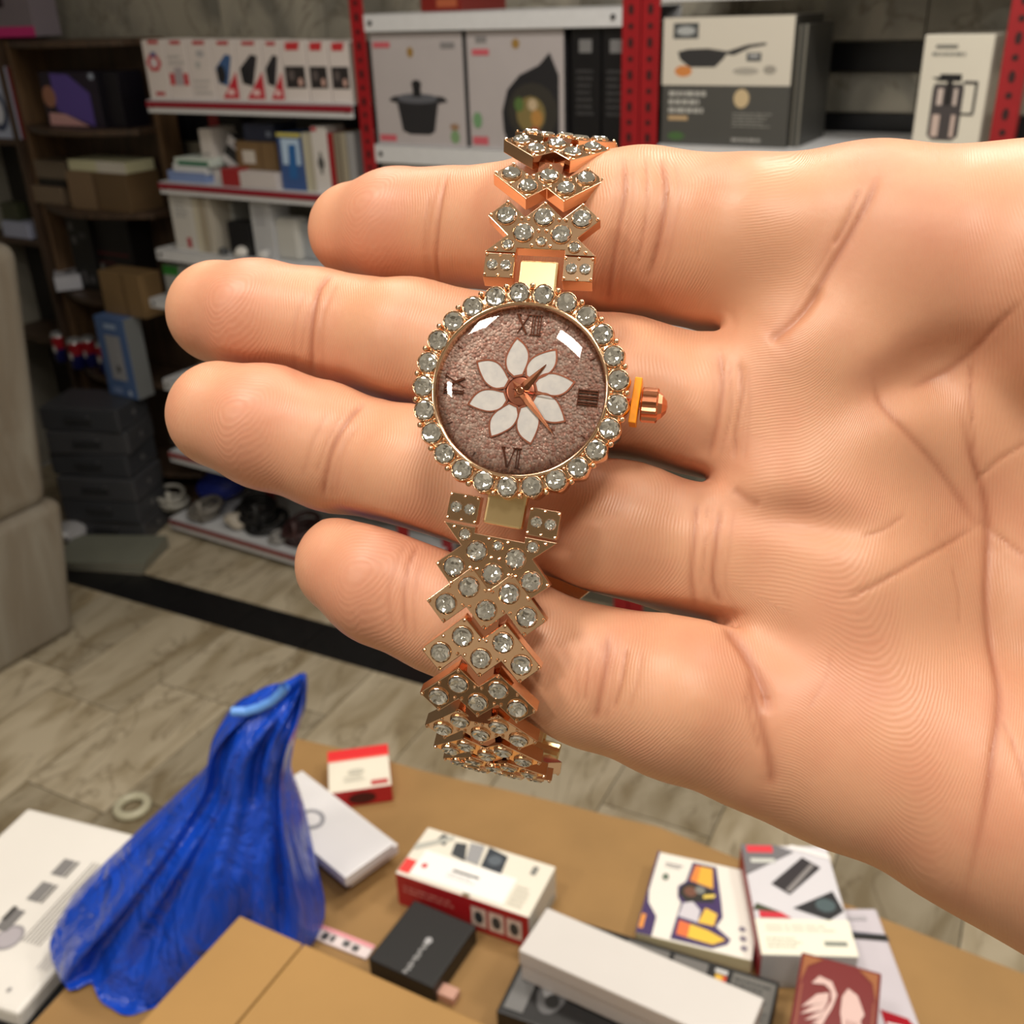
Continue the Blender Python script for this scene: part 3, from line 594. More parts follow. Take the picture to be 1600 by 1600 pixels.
def boxpx(name, label, A, B, Cc, zb, h, body, cat='box', ln=None, **kw):
    """box from the picture corners of its top: front-left, front-right, a back corner"""
    zt = zb + h
    a, b_, c = onz(*A, zt), onz(*B, zt), onz(*Cc, zt)
    x = b_ - a; w = float(np.linalg.norm(x)); x /= w; y = np.array([-x[1], x[0], 0]); d = float((c - b_) @ y)
    d = ln or d
    o = a + x * w / 2 + y * d / 2; o[2] = zb
    return carton(name, label, cat, frame(o, x, y, (0, 0, 1)), w, d, h, body, **kw)
rn = random.Random(11)
CREAM = (226, 220, 204); REDB = (186, 28, 34)
boxpx('earphone_box', 'small red and cream box at the back edge of the cardboard', (513, 1240), (612, 1226), (590, 1165), ZT, .024, REDB, faces={'T': CREAM, 'F': (176, 30, 36)},
      prints=[('T', (216, 40, 44), (0, .76, 1, 1)), ('T', (232, 96, 84), (0, .72, 1, .76)), ('T', (186, 70, 70), (.68, .05, .95, .16)), ('F', (70, 14, 20), disc(.52, .48, .22, .32)), ('T', (190, 186, 172), disc(.45, .42, .14, .07))] + lines('T', (196, 192, 178), .25, .2, .6, .36, 2, rn))
SLW = (222, 220, 222)
slim = None
for k in range(3):
    j = [(2, 3), (7, 1), (0, 0)][k]
    pr = []
    if k == 2:
        # outlined rounded rectangle on the lid
        ring_o = disc(.42, .56, .22, .10, 20); ring_i = disc(.42, .56, .15, .068, 20)
        pr = [('T', (150, 150, 156), [ring_o[i], ring_o[(i + 1) % 20], ring_i[(i + 1) % 20], ring_i[i]]) for i in range(20)]
    boxpx('slim_box', ['white slim box at the bottom of the stack beside the blue bag', 'white slim box in the middle of the stack beside the blue bag', 'white slim box with a rounded outline mark, top of the stack'][k],
          (539 + j[0], 1372 + j[1]), (615 + j[0], 1318 + j[1]), (461, 1210), ZT + k * .0125, .012, SLW, group='white slim boxes', prints=pr, rough=.3, bevel=.001)
boxpx('charger_box', 'red and white box with pictures of black chargers, middle of the table', (617, 1364), (826, 1434), (866, 1353), ZT, .042, (168, 28, 32), faces={'T': (224, 218, 204), 'R': (206, 200, 188), 'F': (168, 26, 32)},
      prints=[('T', (236, 234, 232), (.10, .06, .80, .56)), ('T', (222, 60, 56), (.01, .06, .09, .32)), ('T', (58, 62, 66), [(.28, .62), (.40, .58), (.34, .9), (.26, .86)]), ('T', (150, 150, 152), [(.40, .6), (.50, .58), (.47, .96), (.36, .94)]),
              ('T', (48, 54, 62), [(.52, .58), (.68, .56), (.66, .90), (.50, .97)]), ('T', (88, 96, 104), disc(.59, .76, .05, .10)), ('T', (70, 74, 76), [(.12, .78), (.2, .74), (.2, .92), (.14, .95)]), ('T', (176, 176, 168), [(.02, .5), (.24, .9), (.22, .97), (.0, .6)]),
              ('T', (60, 60, 62), (.36, .34, .56, .38)), ('T', (196, 60, 60), disc(.16, .28, .022, .05)), ('T', (120, 120, 116), (.86, .72, .90, .88)), ('T', (120, 110, 80), disc(.54, .03, .03, .03))]
      + lines('T', (190, 188, 186), .34, .22, .56, .33, 2, rn) + lines('T', (198, 194, 180), .82, .1, .94, .5, 5, rn)
      + [('F', (216, 196, 184), (.58 + .13 * i, .22, .69 + .13 * i, .80)) for i in range(3)] + [('F', (50, 56, 60), disc(.635 + .13 * i, .5, .035, .2, 8)) for i in range(3)] + lines('F', (204, 120, 110), .06, .52, .46, .78, 2, rn, .5) + [('R', (176, 172, 162), (.1, .1, .9, .3))])
boxpx('black_box', 'flat black box with silver lettering leaning at the red and white box', (575, 1497), (676, 1544), (732, 1441), ZT, .022, (16, 15, 14), rough=.5,
      prints=[('T', (168, 168, 170), disc(.56, .54, .05, .045))] + [('T', (150, 150, 150), (.525 + (.012 if i % 2 else 0), .02 + i * .055, .60 - (.0 if i % 3 else .02), .055 + i * .055)) for i in range(9)])
boxpx('label_card', 'white and pink printed card between bag and black box', (490, 1465), (572, 1498), (584, 1477), ZT, .003, (222, 208, 206), prints=[('T', (222, 150, 156), (.0, .72, 1, 1)), ('T', (60, 60, 62), (.10, .1, .22, .6)), ('T', (70, 70, 70), (.26, .15, .34, .6)), ('T', (80, 80, 80), (.5, .2, .62, .6)), ('T', (74, 74, 74), (.68, .15, .80, .55))], cat='card', bevel=.0005)
boxpx('eraser', 'small pink block peeking from behind the near carton', (676, 1548), (708, 1562), (720, 1545), ZT, .01, (196, 150, 132), cat='eraser')
bkh = .030
boxpx('headset_box', 'black box with grey text panels under the long white box', (775, 1580), (1178, 1722), (1262, 1548), ZT, bkh, (26, 26, 27), rough=.35,
      prints=[('T', (92, 92, 92), (.06, .86, .28, .96)), ('T', (108, 106, 104), (.38, .86, .56, .96)), ('T', (108, 106, 104), (.58, .86, .72, .96)), ('T', (104, 102, 98), (.82, .50, .99, .96)), ('T', (150, 150, 150), (.31, .88, .36, .93)),
              ('T', (214, 170, 60), (.755, .80, .785, .90)), ('T', (196, 70, 40), (.785, .80, .80, .90)), ('T', (190, 190, 190), (.75, .91, .80, .95)), ('T', (112, 112, 112), (.02, .05, .10, .80)), ('T', (90, 90, 92), disc(.18, .3, .06, .2)), ('T', (150, 150, 152), disc(.16, .36, .03, .12)), ('T', (34, 34, 34), disc(.19, .22, .03, .06))]
      + lines('T', (60, 60, 60), .83, .52, .98, .94, 9, rn, .5))
boxpx('long_box', 'long plain white box lying on the black box', (813, 1485), (1160, 1640), (1215, 1572), ZT + bkh + .0005, .036, (204, 200, 197), rough=.4, lid=.55)
PUR = (62, 44, 92)
boxpx('smartwatch_box', 'white and purple box picturing a watch with a yellow strap', (993, 1457), (1175, 1501), (1149, 1356), ZT, .022, (226, 222, 214), faces={'L': PUR, 'F': (206, 196, 160)},
      prints=[('T', PUR, [(0, 0), (.14, 0), (.14, .22), (.04, .36), (.015, .5), (.02, 1), (0, 1)]), ('T', (216, 140, 60), (.01, .06, .05, .22)),
              ('T', PUR, [(.30, .02), (.66, .02), (.78, .10), (.80, .16), (.66, .26), (.70, .38), (.66, .56), (.56, .95), (.34, .95), (.32, .70), (.26, .62), (.28, .50), (.32, .44)]),
              ('T', (226, 170, 60), [(.35, .72), (.57, .68), (.53, .92), (.37, .92)]), ('T', (216, 130, 60), [(.35, .72), (.42, .71), (.42, .92), (.37, .92)]),
              ('T', (40, 38, 34), [(.28, .54), (.36, .46), (.60, .52), (.58, .66), (.36, .70), (.29, .64)]), ('T', (110, 72, 56), disc(.38, .59, .06, .06)), ('T', (120, 122, 118), disc(.46, .63, .045, .045)),
              ('T', (200, 196, 204), [(.32, .28), (.50, .26), (.50, .40), (.42, .48), (.34, .44)]), ('T', (230, 186, 70), [(.50, .26), (.64, .26), (.65, .40), (.54, .44)]),
              ('T', (226, 186, 64), [(.34, .08), (.66, .06), (.76, .14), (.60, .20), (.34, .24)]), ('T', (220, 110, 60), [(.34, .08), (.44, .075), (.44, .225), (.34, .24)]), ('T', (228, 200, 90), [(.50, .54), (.60, .58), (.60, .62), (.5, .58)]),
              ('T', (84, 70, 106), (.86, .78, .99, .96)), ('T', (96, 110, 96), disc(.13, .70, .03, .04)), ('T', (150, 146, 150), (.10, .86, .26, .875)), ('T', (160, 156, 156), (.10, .83, .24, .84)),
              ('T', (120, 112, 130), disc(.88, .30, .03, .025)), ('T', (120, 112, 130), disc(.90, .20, .03, .025)), ('T', (120, 112, 130), disc(.92, .10, .03, .025))])
boxpx('power_bank_box', 'grey and red box picturing a black power bank', (1190, 1492), (1342, 1496), (1282, 1322), ZT, .042, (170, 170, 172), faces={'L': (150, 20, 34), 'T': (206, 204, 210), 'F': (172, 172, 174)},
      prints=[('T', (230, 228, 212), (0, 0, 1, .30)), ('T', (110, 108, 112), [(0, .70), (.60, .93), (.4, 1), (0, 1)]), ('T', (212, 56, 66), (.06, .92, .36, .99)), ('T', (196, 198, 192), (.08, .82, .36, .86)),
              ('T', (46, 42, 46), [(.26, .62), (.44, .52), (.86, .78), (.68, .88)]), ('T', (128, 124, 124), [(.40, .56), (.45, .54), (.80, .80), (.76, .82)]), ('T', (32, 32, 36), [(.44, .40), (.80, .30), (.98, .38), (.92, .56)]), ('T', (72, 88, 92), disc(.80, .43, .11, .06)),
              ('T', (196, 40, 56), [(.06, .31), (.40, .31), (.30, .36), (.06, .37)]), ('T', (60, 66, 40), [(0, .38), (.3, .36), (.05, .44)]), ('T', (232, 230, 230), [(.5, .98), (1, .86), (1, .90), (.6, 1)]), ('T', (130, 134, 126), (.68, .08, .92, .12))]
      + lines('T', (190, 188, 172), .08, .06, .45, .16, 3, rn) + lines('T', (206, 204, 190), .1, .2, .9, .27, 2, rn))
pk = boxpx('plastic_packet', 'pale grey plastic packet with a dark strip at the right of the table', (1290, 1650), (1456, 1650), (1416, 1418), ZT, .008, (196, 190, 198), rough=.22, cat='packet', bevel=.003,
      prints=[('T', (84, 86, 98), [(.12, .80), (1, .74), (1, .79), (.12, .86)]), ('T', (46, 46, 44), [(.6, .765), (.99, .745), (.99, .785), (.6, .80)]), ('T', (176, 172, 178), (.15, .90, .85, .93)), ('T', (160, 20, 36), [(.66, .28), (.90, .22), (.98, .12), (.9, .02), (.66, .02)]), ('T', (224, 214, 216), [(.68, .20), (.86, .17), (.88, .13), (.68, .10)])])
mar = boxpx('maroon_box', 'maroon box with a pale feathered bird emblem and gold corners', (1222, 1672), (1362, 1716), (1398, 1526), ZT + .0425, .03, (112, 34, 34), rough=.35,
      prints=[('T', (150, 92, 54), [(.04, .97), (.28, .97), (.10, .88), (.07, .80), (.04, .72)]), ('T', (150, 92, 54), [(.96, .97), (.72, .97), (.90, .88), (.93, .80), (.96, .72)]), ('T', (140, 76, 56), (.05, 0, .075, .72)), ('T', (140, 76, 56), (.925, 0, .95, .72))]
      + [('T', (206, 176, 170), pts) for pts in ([(.18, .74), (.26, .82), (.42, .80), (.50, .70), (.46, .58), (.40, .48), (.36, .40), (.42, .36), (.52, .40), (.40, .30), (.30, .36), (.36, .52), (.44, .64), (.42, .72), (.34, .76)],
                                                 [(.10, .52), (.26, .66), (.40, .70), (.40, .62)], [(.10, .46), (.24, .56), (.40, .62), (.36, .54)], [(.16, .42), (.28, .50), (.37, .54), (.33, .47)], [(.24, .40), (.32, .46), (.35, .48), (.32, .42)],
                                                 [(.56, .70), (.62, .78), (.74, .74), (.84, .60), (.80, .54), (.86, .44), (.80, .42), (.84, .30), (.76, .30), (.78, .16), (.66, .14), (.62, .40), (.56, .56)])]
      + [('T', (150, 104, 100), [(.64 + .05 * i, .52), (.66 + .05 * i, .52), (.69 + .04 * i, .24), (.68 + .04 * i, .24)]) for i in range(3)])
# near carton whose corner covers the lower left
P0, P1, P2 = onz(375, 1432, ZT + .15), onz(195, 1600, ZT + .15), onz(740, 1595, ZT + .15)
x = P2 - P0; x /= np.linalg.norm(x); y = np.array([-x[1], x[0], 0])
nc = empty('shipping_carton', frame(np.array([P0[0], P0[1], ZT]), x, y, (0, 0, 1))); tag(nc, 'plain tan shipping carton nearest the camera at the bottom edge', 'carton')
M_card2 = paint((162, 124, 70), .7, noise=.05, scale=9, bump=.1, bscale=18)
G().box(0, -.30, 0.0003, .42, 0, .1465).obj('body', [M_card2], nc, bevel=.003)
G().box(-.001, -.301, .147, .062, .001, .150).obj('flap', [M_card2], nc, bevel=.0015)
G().box(.0635, -.301, .147, .421, .001, .1505).obj('flap', [M_card2], nc, bevel=.0015)
G().prism(disc(.12, -.12, .004, .003, 8), .1505, .1508).obj('stain', [paint((96, 62, 40), .8)], nc)
# white mailer at the left and the black crate that carries it
ZM = ZT - .02
P1_, P2_, P3_ = onz(50, 1268, ZM), onz(262, 1316, ZM), onz(28, 1584, ZM)
ml = boxpx('document_box', 'flat white box printed with text lines and a round stamp, left edge of the picture', (-215, 1505), (28, 1584), (262, 1316), ZM - .022, .022, (226, 222, 216), rough=.4, bevel=.004,
      prints=[('T', (150, 146, 150), disc(.62, .30, .075, .07)), ('T', (176, 170, 176), disc(.62, .30, .06, .055))]
      + [('T', (120, 116, 112), (.70 + .022 * i, .30, .706 + .022 * i, .78)) for i in range(6)]
      + [('T', (128, 126, 126), (.52, .66, .60, .76)), ('T', (84, 82, 82), (.61, .66, .625, .76)), ('T', (128, 126, 126), (.52, .50, .60, .61)), ('T', (84, 82, 82), (.61, .50, .625, .61)), ('T', (120, 118, 118), (.50, .32, .58, .44)), ('T', (60, 58, 58), (.49, .37, .52, .45)),
         ('T', (150, 146, 146), disc(.86, .08, .012, .012))] + [('T', (190, 186, 188), (.9 + .02 * i, .2, .905 + .02 * i, .4)) for i in range(4)])
dm = ml.dimensions; mw = ml.matrix_world
cr = G().box(-.10, -.12, 0, .125, .06, ZM - .0225).obj('black_crate', [paint((20, 20, 22), .6)], None, frame(np.array(mw.translation) * np.array([1, 1, 0]), np.array(mw.col[0])[:3], np.array(mw.col[1])[:3], (0, 0, 1)), bevel=.006); tag(cr, 'tall black crate under the flat white box', 'crate')
tr = G(); R_, r_ = .035, .011; n1, n2 = 22, 8
tr.add([((R_ + r_ * cos(b_)) * cos(a), (R_ + r_ * cos(b_)) * sin(a), r_ + r_ * sin(b_)) for a in [2 * pi * i / n1 for i in range(n1)] for b_ in [2 * pi * j / n2 for j in range(n2)]],
       [(i * n2 + j, ((i + 1) % n1) * n2 + j, ((i + 1) % n1) * n2 + (j + 1) % n2, i * n2 + (j + 1) % n2) for i in range(n1) for j in range(n2)])
o = tr.obj('tape_roll', [paint((206, 202, 176), .3)], None, Matrix.Translation(onz(208, 1265, 0)), smooth=True); tag(o, 'pale roll of tape lying on the floor beyond the blue bag', 'tape')
# blue plastic bag
M_bag, ntb, bb = newmat('blue_plastic')
bb.inputs['Base Color'].default_value = (*lin((22, 74, 196)), 1); bb.inputs['Roughness'].default_value = .2; bb.inputs['Specular IOR Level'].default_value = .55
tcb = ntb.nodes.new('ShaderNodeTexCoord'); nb = ntb.nodes.new('ShaderNodeTexNoise'); nb.inputs['Scale'].default_value = 11; nb.inputs['Detail'].default_value = 4; nb.inputs['Distortion'].default_value = 1.5
bpb = ntb.nodes.new('ShaderNodeBump'); bpb.inputs['Strength'].default_value = .75; bpb.inputs['Distance'].default_value = .03
mpb = ntb.nodes.new('ShaderNodeMapping'); mpb.inputs['Scale'].default_value = (1.6, 1.6, .7)
ntb.links.new(tcb.outputs['Object'], mpb.inputs[0]); ntb.links.new(mpb.outputs[0], nb.inputs[0]); ntb.links.new(nb.outputs[0], bpb.inputs['Height']); ntb.links.new(bpb.outputs[0], bb.inputs['Normal'])
rows = [(1590, 148, 470), (1560, 135, 480), (1530, 118, 490), (1495, 98, 500), (1455, 84, 509), (1425, 96, 508), (1390, 130, 500), (1350, 172, 490), (1310, 214, 480), (1270, 258, 470), (1235, 296, 460), (1205, 325, 452), (1180, 326, 456), (1150, 332, 462), (1125, 350, 470), (1108, 368, 478), (1090, 405, 479), (1075, 440, 479), (1062, 462, 478), (1055, 470, 475)]
YB = float(onz(300, 1500, ZT)[1]) + .035
def onY(px, py, Y): d = ray(px, py); return CP + d * ((Y - CP[1]) / d[1])
cv = []; NS = 72; qb = random.Random(2)
for i, (py, xl, xr) in enumerate(rows):
    L_, R__ = onY(xl, py, YB), onY(xr, py, YB)
    zc = max((L_[2] + R__[2]) / 2, ZT + .001)
    c = (L_ + R__) / 2; hw = (R__[0] - L_[0]) / 2
    t = i / (len(rows) - 1)
    thick = .075 * (1 - t) ** .7 + .012 if i < len(rows) - 2 else .004
    thick = min(thick, hw * .9)
    for j in range(NS):
        a = 2 * pi * j / NS
        fold = .12 * sin(7 * a + 1.3 * sin(3 * t * 4)) + .08 * sin(13 * a + 5 * t) + .06 * sin(19 * a - 3 * t + 2)
        amp = .35 + .65 * t
        ex = np.sign(cos(a)) * abs(cos(a)) ** .8
        lean = 0
        z = zc + (R__[2] - L_[2]) / 2 * cos(a)
        cv.append((c[0] + hw * ex, YB + lean + thick * sin(a) * (1 + fold * 2.4 * amp) + .006 * amp * sin(9 * a + 4 * t), max(z, ZT + .0008)))
bf = [(i * NS + j, i * NS + (j + 1) % NS, (i + 1) * NS + (j + 1) % NS, (i + 1) * NS + j) for i in range(len(rows) - 1) for j in range(NS)]
bf += [tuple(range(NS - 1, -1, -1)), tuple(range((len(rows) - 1) * NS, len(rows) * NS))]
b0 = np.array([onz(300, 1500, ZT)[0], YB, ZT])
me = mesh('plastic_bag', [np.array(v) - b0 for v in cv], bf, [M_bag], smooth=True)
bag = link('plastic_bag', me); bag.location = b0; tag(bag, 'crumpled bright blue plastic bag standing left on the table', 'bag')
sb = bag.modifiers.new('s', 'SUBSURF'); sb.levels = 1; sb.render_levels = 1
# pale torn hem along the opening
hm = G(); pts = [(362, 1112), (385, 1112), (405, 1106), (425, 1096), (440, 1082), (446, 1072)]
for (a0, b0_), (a1, b1_) in zip(pts, pts[1:]): hm.tube(onY(a0, b0_, YB - .022), onY(a1, b1_, YB - .022), .0042, seg=8, cap=False)
M_hem = paint((96, 150, 226), .35)
hm.v = [tuple(np.array(v) - b0) for v in hm.v]; hm.obj('torn_hem', [M_hem], bag, smooth=True)
# ================================================================ the hand (millimetres in a frame set at the camera's place, then moved to the room)
HS = 1.07        # the hand stands this much farther than first measured, at the same picture size
def hp(x, y, d): return np.array([(x - 800) / F * d, (y - 800) / F * d, d])       # right, down, away (mm)
def hand_to_world(P): return CP + (P[..., 0:1] * RT - P[..., 1:2] * UP + P[..., 2:3] * FW) * 0.001
# joints: picture x, y, distance (mm), radius (mm)
FING = {
    'index':  [(556, 361, 165, 7.7), (620, 358, 161, 8.4), (700, 356, 156, 8.6), (850, 356, 147, 9.8), (1000, 366, 139, 11.1), (1170, 388, 133.5, 11.5), (1330, 408, 131, 12.0)],
    'middle': [(342, 488, 163, 8.2), (405, 499, 160, 8.5), (492, 512, 157, 8.8), (640, 540, 150, 9.3), (800, 576, 142, 9.9), (960, 612, 136, 9.6), (1130, 645, 132, 9.7), (1300, 668, 131, 11.5)],
    'ring':   [(346, 648, 153, 8.1), (420, 668, 151, 8.7), (520, 698, 148, 9.1), (660, 738, 143, 9.2), (800, 780, 138, 9.3), (960, 826, 133, 9.5), (1110, 868, 131, 9.9), (1290, 905, 130, 11.0)],
    'little': [(540, 882, 143, 7.1), (600, 908, 141, 8.0), (690, 950, 138, 8.4), (800, 1000, 134, 8.8), (930, 1048, 130, 9.5), (1060, 1082, 127, 10.4), (1185, 1136, 125, 9.8), (1310, 1180, 125, 10.5)],
}
PALM = [  # metacarpals and pads as tapered capsules
    [(1350, 412, 131, 12.0), (1700, 560, 129, 13.0), (2080, 780, 128, 14)],
    [(1340, 670, 131, 11.8), (1700, 770, 130, 13.0), (2100, 960, 128, 14)],
    [(1330, 908, 130.5, 11.6), (1700, 980, 130, 13.0), (2100, 1150, 128, 14)],
    [(1310, 1152, 126, 10.8), (1520, 1228, 125, 12.0), (1720, 1310, 122, 14.5), (2040, 1440, 122, 16)],
    [(1380, 400, 130, 12.3), (1620, 412, 126, 12.6), (1850, 480, 120, 16), (2080, 800, 122, 17)],
    [(2080, 1000, 130, 20), (2700, 1250, 132, 22), (3300, 1480, 138, 25)],
]
THUMB = [(1880, 470, 118, 13.5), (1890, 270, 122, 11.2), (1915, 120, 135, 9.6), (1930, 40, 148, 8.6), (1935, 15, 156, 7.6)]
PADS = [  # x,y,d, radius (mm), squash toward the viewer
    (1265, 545, 127.5, 10.0), (1235, 775, 127.0, 9.5), (1255, 1030, 126.5, 9.8), (1330, 905, 127.0, 10.5), (1440, 420, 126.5, 10.0), (1550, 1245, 120.5, 11.5), (1420, 1120, 125, 11),
    (1760, 470, 116, 14)]
for dct in FING, : 
    for k_ in dct: dct[k_] = [(x, y, d * HS, r * HS) for x, y, d, r in dct[k_]]
PALM = [[(x, y, d * HS, r * HS) for x, y, d, r in c] for c in PALM]; THUMB = [(x, y, d * HS, r * HS) for x, y, d, r in THUMB]; PADS = [(x, y, d * HS, r * HS) for x, y, d, r in PADS]
vox = 0.85
lo = np.array([-64.0, -72, 104]); hi = np.array([122.0, 96, 192])
nx, ny, nz = [int(v) for v in np.ceil((hi - lo) / vox)]
gx = (lo[0] + vox * np.arange(nx)).astype(np.float32); gy = (lo[1] + vox * np.arange(ny)).astype(np.float32); gz = (lo[2] + vox * np.arange(nz)).astype(np.float32)
def blank(): return np.full((nx, ny, nz), 60.0, np.float32)
def cone(field, A, B, ra, rb, k, margin=16.0):
    """tapered capsule blended into field with smooth radius k, only inside its own bounds"""
    r = max(ra, rb) + margin
    l_ = np.minimum(A, B) - r; h_ = np.maximum(A, B) + r
    i0 = np.clip(((l_ - lo) / vox).astype(int), 0, [nx, ny, nz]); i1 = np.clip(((h_ - lo) / vox).astype(int) + 1, 0, [nx, ny, nz])
    if np.any(i1 <= i0): return
    X = gx[i0[0]:i1[0], None, None] - A[0]; Y = gy[None, i0[1]:i1[1], None] - A[1]; Z = gz[None, None, i0[2]:i1[2]] - A[2]
    D = (B - A).astype(np.float32); L2 = float(D @ D) + 1e-9
    t = np.clip((X * D[0] + Y * D[1] + Z * D[2]) / L2, 0, 1)
    d = np.sqrt((X - t * D[0]) ** 2 + (Y - t * D[1]) ** 2 + (Z - t * D[2]) ** 2) - (ra + t * (rb - ra))
    sl = (slice(i0[0], i1[0]), slice(i0[1], i1[1]), slice(i0[2], i1[2]))
    f = field[sl]
    if k <= 0: field[sl] = np.minimum(f, d); return
    hh = np.clip(0.5 + 0.5 * (f - d) / k, 0, 1)
    field[sl] = f * (1 - hh) + d * hh - k * hh * (1 - hh)
def chain(field, pts, k):
    for a, b_ in zip(pts, pts[1:]): cone(field, hp(*a[:3]), hp(*b_[:3]), a[3], b_[3], k)
palm = blank()
for c in PALM: chain(palm, c, 9.0)
chain(palm, THUMB, 8.0)
for x, y, d, r in PADS: cone(palm, hp(x, y, d), hp(x + 30, y + 6, d), r, r, 7.0)
hand_f = palm.copy(); FF = []
for nm, pts in FING.items():
    f = blank(); chain(f, pts, 2.0)
    js = [hp(*p[:3]) for p in pts]
    for i, (r, push) in {1: (7.4, 1.2), 3: (7.2, 1.5), 5: (8.0, 1.4)}.items():      # soft pads of the segments
        c = js[i].copy(); c[2] -= push + pts[i][3] - r; cone(f, c, c + np.array([.5, 0, 0]), r, r, 5.0)
    k = 6.0
    hh = np.clip(0.5 + 0.5 * (palm - f) / k, 0, 1)
    hand_f = np.minimum(hand_f, palm * (1 - hh) + f * hh - k * hh * (1 - hh)); FF.append(f)
for f0, f1 in zip(FF, FF[1:]):                 # keep neighbouring fingers apart down to the web
    cut = np.minimum(np.minimum((1.5 - np.abs(f0 - f1)) * .5, (palm - 1.0) * .6), 4.0 - np.minimum(f0, f1))
    hand_f = np.maximum(hand_f, cut)
del FF, f, f0, f1, cut, hh
for ax in range(3):
    sl = [slice(None)] * 3
    for e in (0, -1): sl[ax] = e; hand_f[tuple(sl)] = np.maximum(hand_f[tuple(sl)], 1.0)
# ---- naive surface nets
def surface_nets(f):
    ins = f < 0
    c = np.zeros((nx - 1, ny - 1, nz - 1), np.int8)
    for a in (0, 1):
        for b_ in (0, 1):
            for e in (0, 1): c += ins[a:nx - 1 + a, b_:ny - 1 + b_, e:nz - 1 + e]
    act = (c > 0) & (c < 8)
    idx = -np.ones(act.shape, np.int64); cells = np.argwhere(act); idx[act] = np.arange(len(cells))
    acc = np.zeros((len(cells), 3)); cnt = np.zeros(len(cells))
    crn = [(a, b_, e) for a in (0, 1) for b_ in (0, 1) for e in (0, 1)]
    I, J, K = cells.T
    val = {q: f[I + q[0], J + q[1], K + q[2]] for q in crn}
    for q in crn:
        for ax in range(3):
            if q[ax] == 0:
                q2 = tuple(1 if i == ax else q[i] for i in range(3))
                v0, v1 = val[q], val[q2]; m = (v0 < 0) != (v1 < 0)
                t = np.where(m, v0 / np.where(np.abs(v0 - v1) < 1e-9, 1, v0 - v1), 0)
                p = np.tile(np.array(q, float), (len(cells), 1)); p[:, ax] += t
                acc[m] += p[m]; cnt[m] += 1
    V = lo + vox * (cells + acc / cnt[:, None])
    Fs = []
    for ax in range(3):
        a1, a2 = (ax + 1) % 3, (ax + 2) % 3
        n = [nx, ny, nz]
        s0 = [slice(1, n[i] - 1) for i in range(3)]; s0[ax] = slice(0, n[ax] - 1)
        s1 = list(s0); s1[ax] = slice(1, n[ax])
        A, B = ins[tuple(s0)], ins[tuple(s1)]
        for flip, m in ((False, A & ~B), (True, ~A & B)):
            e = np.argwhere(m)
            if len(e) == 0: continue
            base = e.copy()
            for i in range(3):
                if i != ax: base[:, i] += 1
            def at(d1, d2):
                q = base.copy(); q[:, a1] -= d1; q[:, a2] -= d2; return idx[q[:, 0], q[:, 1], q[:, 2]]
            qd = np.stack([at(1, 1), at(0, 1), at(0, 0), at(1, 0)], 1)
            if flip: qd = qd[:, ::-1]
            Fs.append(qd)
    Fq = np.concatenate(Fs); return V, Fq[(Fq >= 0).all(1)]
HV, HF = surface_nets(hand_f)
del palm, hand_f
# smoothing
def smooth(V, Fq, it, w=0.5):
    n = len(V)
    e = np.concatenate([Fq[:, [0, 1]], Fq[:, [1, 2]], Fq[:, [2, 3]], Fq[:, [3, 0]]]); e = np.concatenate([e, e[:, ::-1]])
    deg = np.bincount(e[:, 0], minlength=n)[:, None]
    for _ in range(it):
        s = np.stack([np.bincount(e[:, 0], V[e[:, 1], i], minlength=n) for i in range(3)], 1)
        V = V + w * (s / np.maximum(deg, 1) - V)
    return V
HV = smooth(HV, HF, 3)
# one round of subdivision through a modifier
tmp = bpy.data.meshes.new('t'); tmp.from_pydata(HV.tolist(), [], HF.tolist())
to = bpy.data.objects.new('t', tmp); COL.objects.link(to); ms = to.modifiers.new('s', 'SUBSURF'); ms.levels = 1; ms.render_levels = 1
dg = bpy.context.evaluated_depsgraph_get(); dg.update()
hm_ = bpy.data.meshes.new_from_object(to.evaluated_get(dg)); bpy.data.objects.remove(to)
nv = len(hm_.vertices); co = np.zeros(nv * 3); hm_.vertices.foreach_get('co', co); co = co.reshape(-1, 3)
no = np.zeros(nv * 3); hm_.vertices.foreach_get('normal', no); no = no.reshape(-1, 3)
cen = co.mean(0)
if ((co - cen) * no).sum() < 0: hm_.flip_normals(); no = -no
# ---- creases: lines on the palm side, given where they run
PX = 800 + F * co[:, 0] / co[:, 2]; PY = 800 + F * co[:, 1] / co[:, 2]
front = np.clip((-no[:, 2] - 0.05) / 0.35, 0, 1)
disp = np.zeros(nv); red = np.zeros(nv); amp_cut = np.ones(nv)
def seg_dist(pts):
    best = np.full(nv, 1e9); along = np.zeros(nv)
    q = np.array(pts, float); l_, h_ = q.min(0) - 70, q.max(0) + 70
    ix = np.nonzero((PX > l_[0]) & (PX < h_[0]) & (PY > l_[1]) & (PY < h_[1]) & (front > 0))[0]
    P = np.stack([PX[ix], PY[ix]], 1); n = len(pts) - 1; bb_, aa_ = np.full(len(ix), 1e9), np.zeros(len(ix))
    for i in range(n):
        a, b_ = q[i], q[i + 1]; d = b_ - a
        t = np.clip(((P - a) @ d) / (d @ d), 0, 1); dd = np.linalg.norm(P - a - t[:, None] * d, axis=1)
        m = dd < bb_; bb_[m] = dd[m]; aa_[m] = (i + t[m]) / n
    best[ix] = bb_; along[ix] = aa_
    return best, along
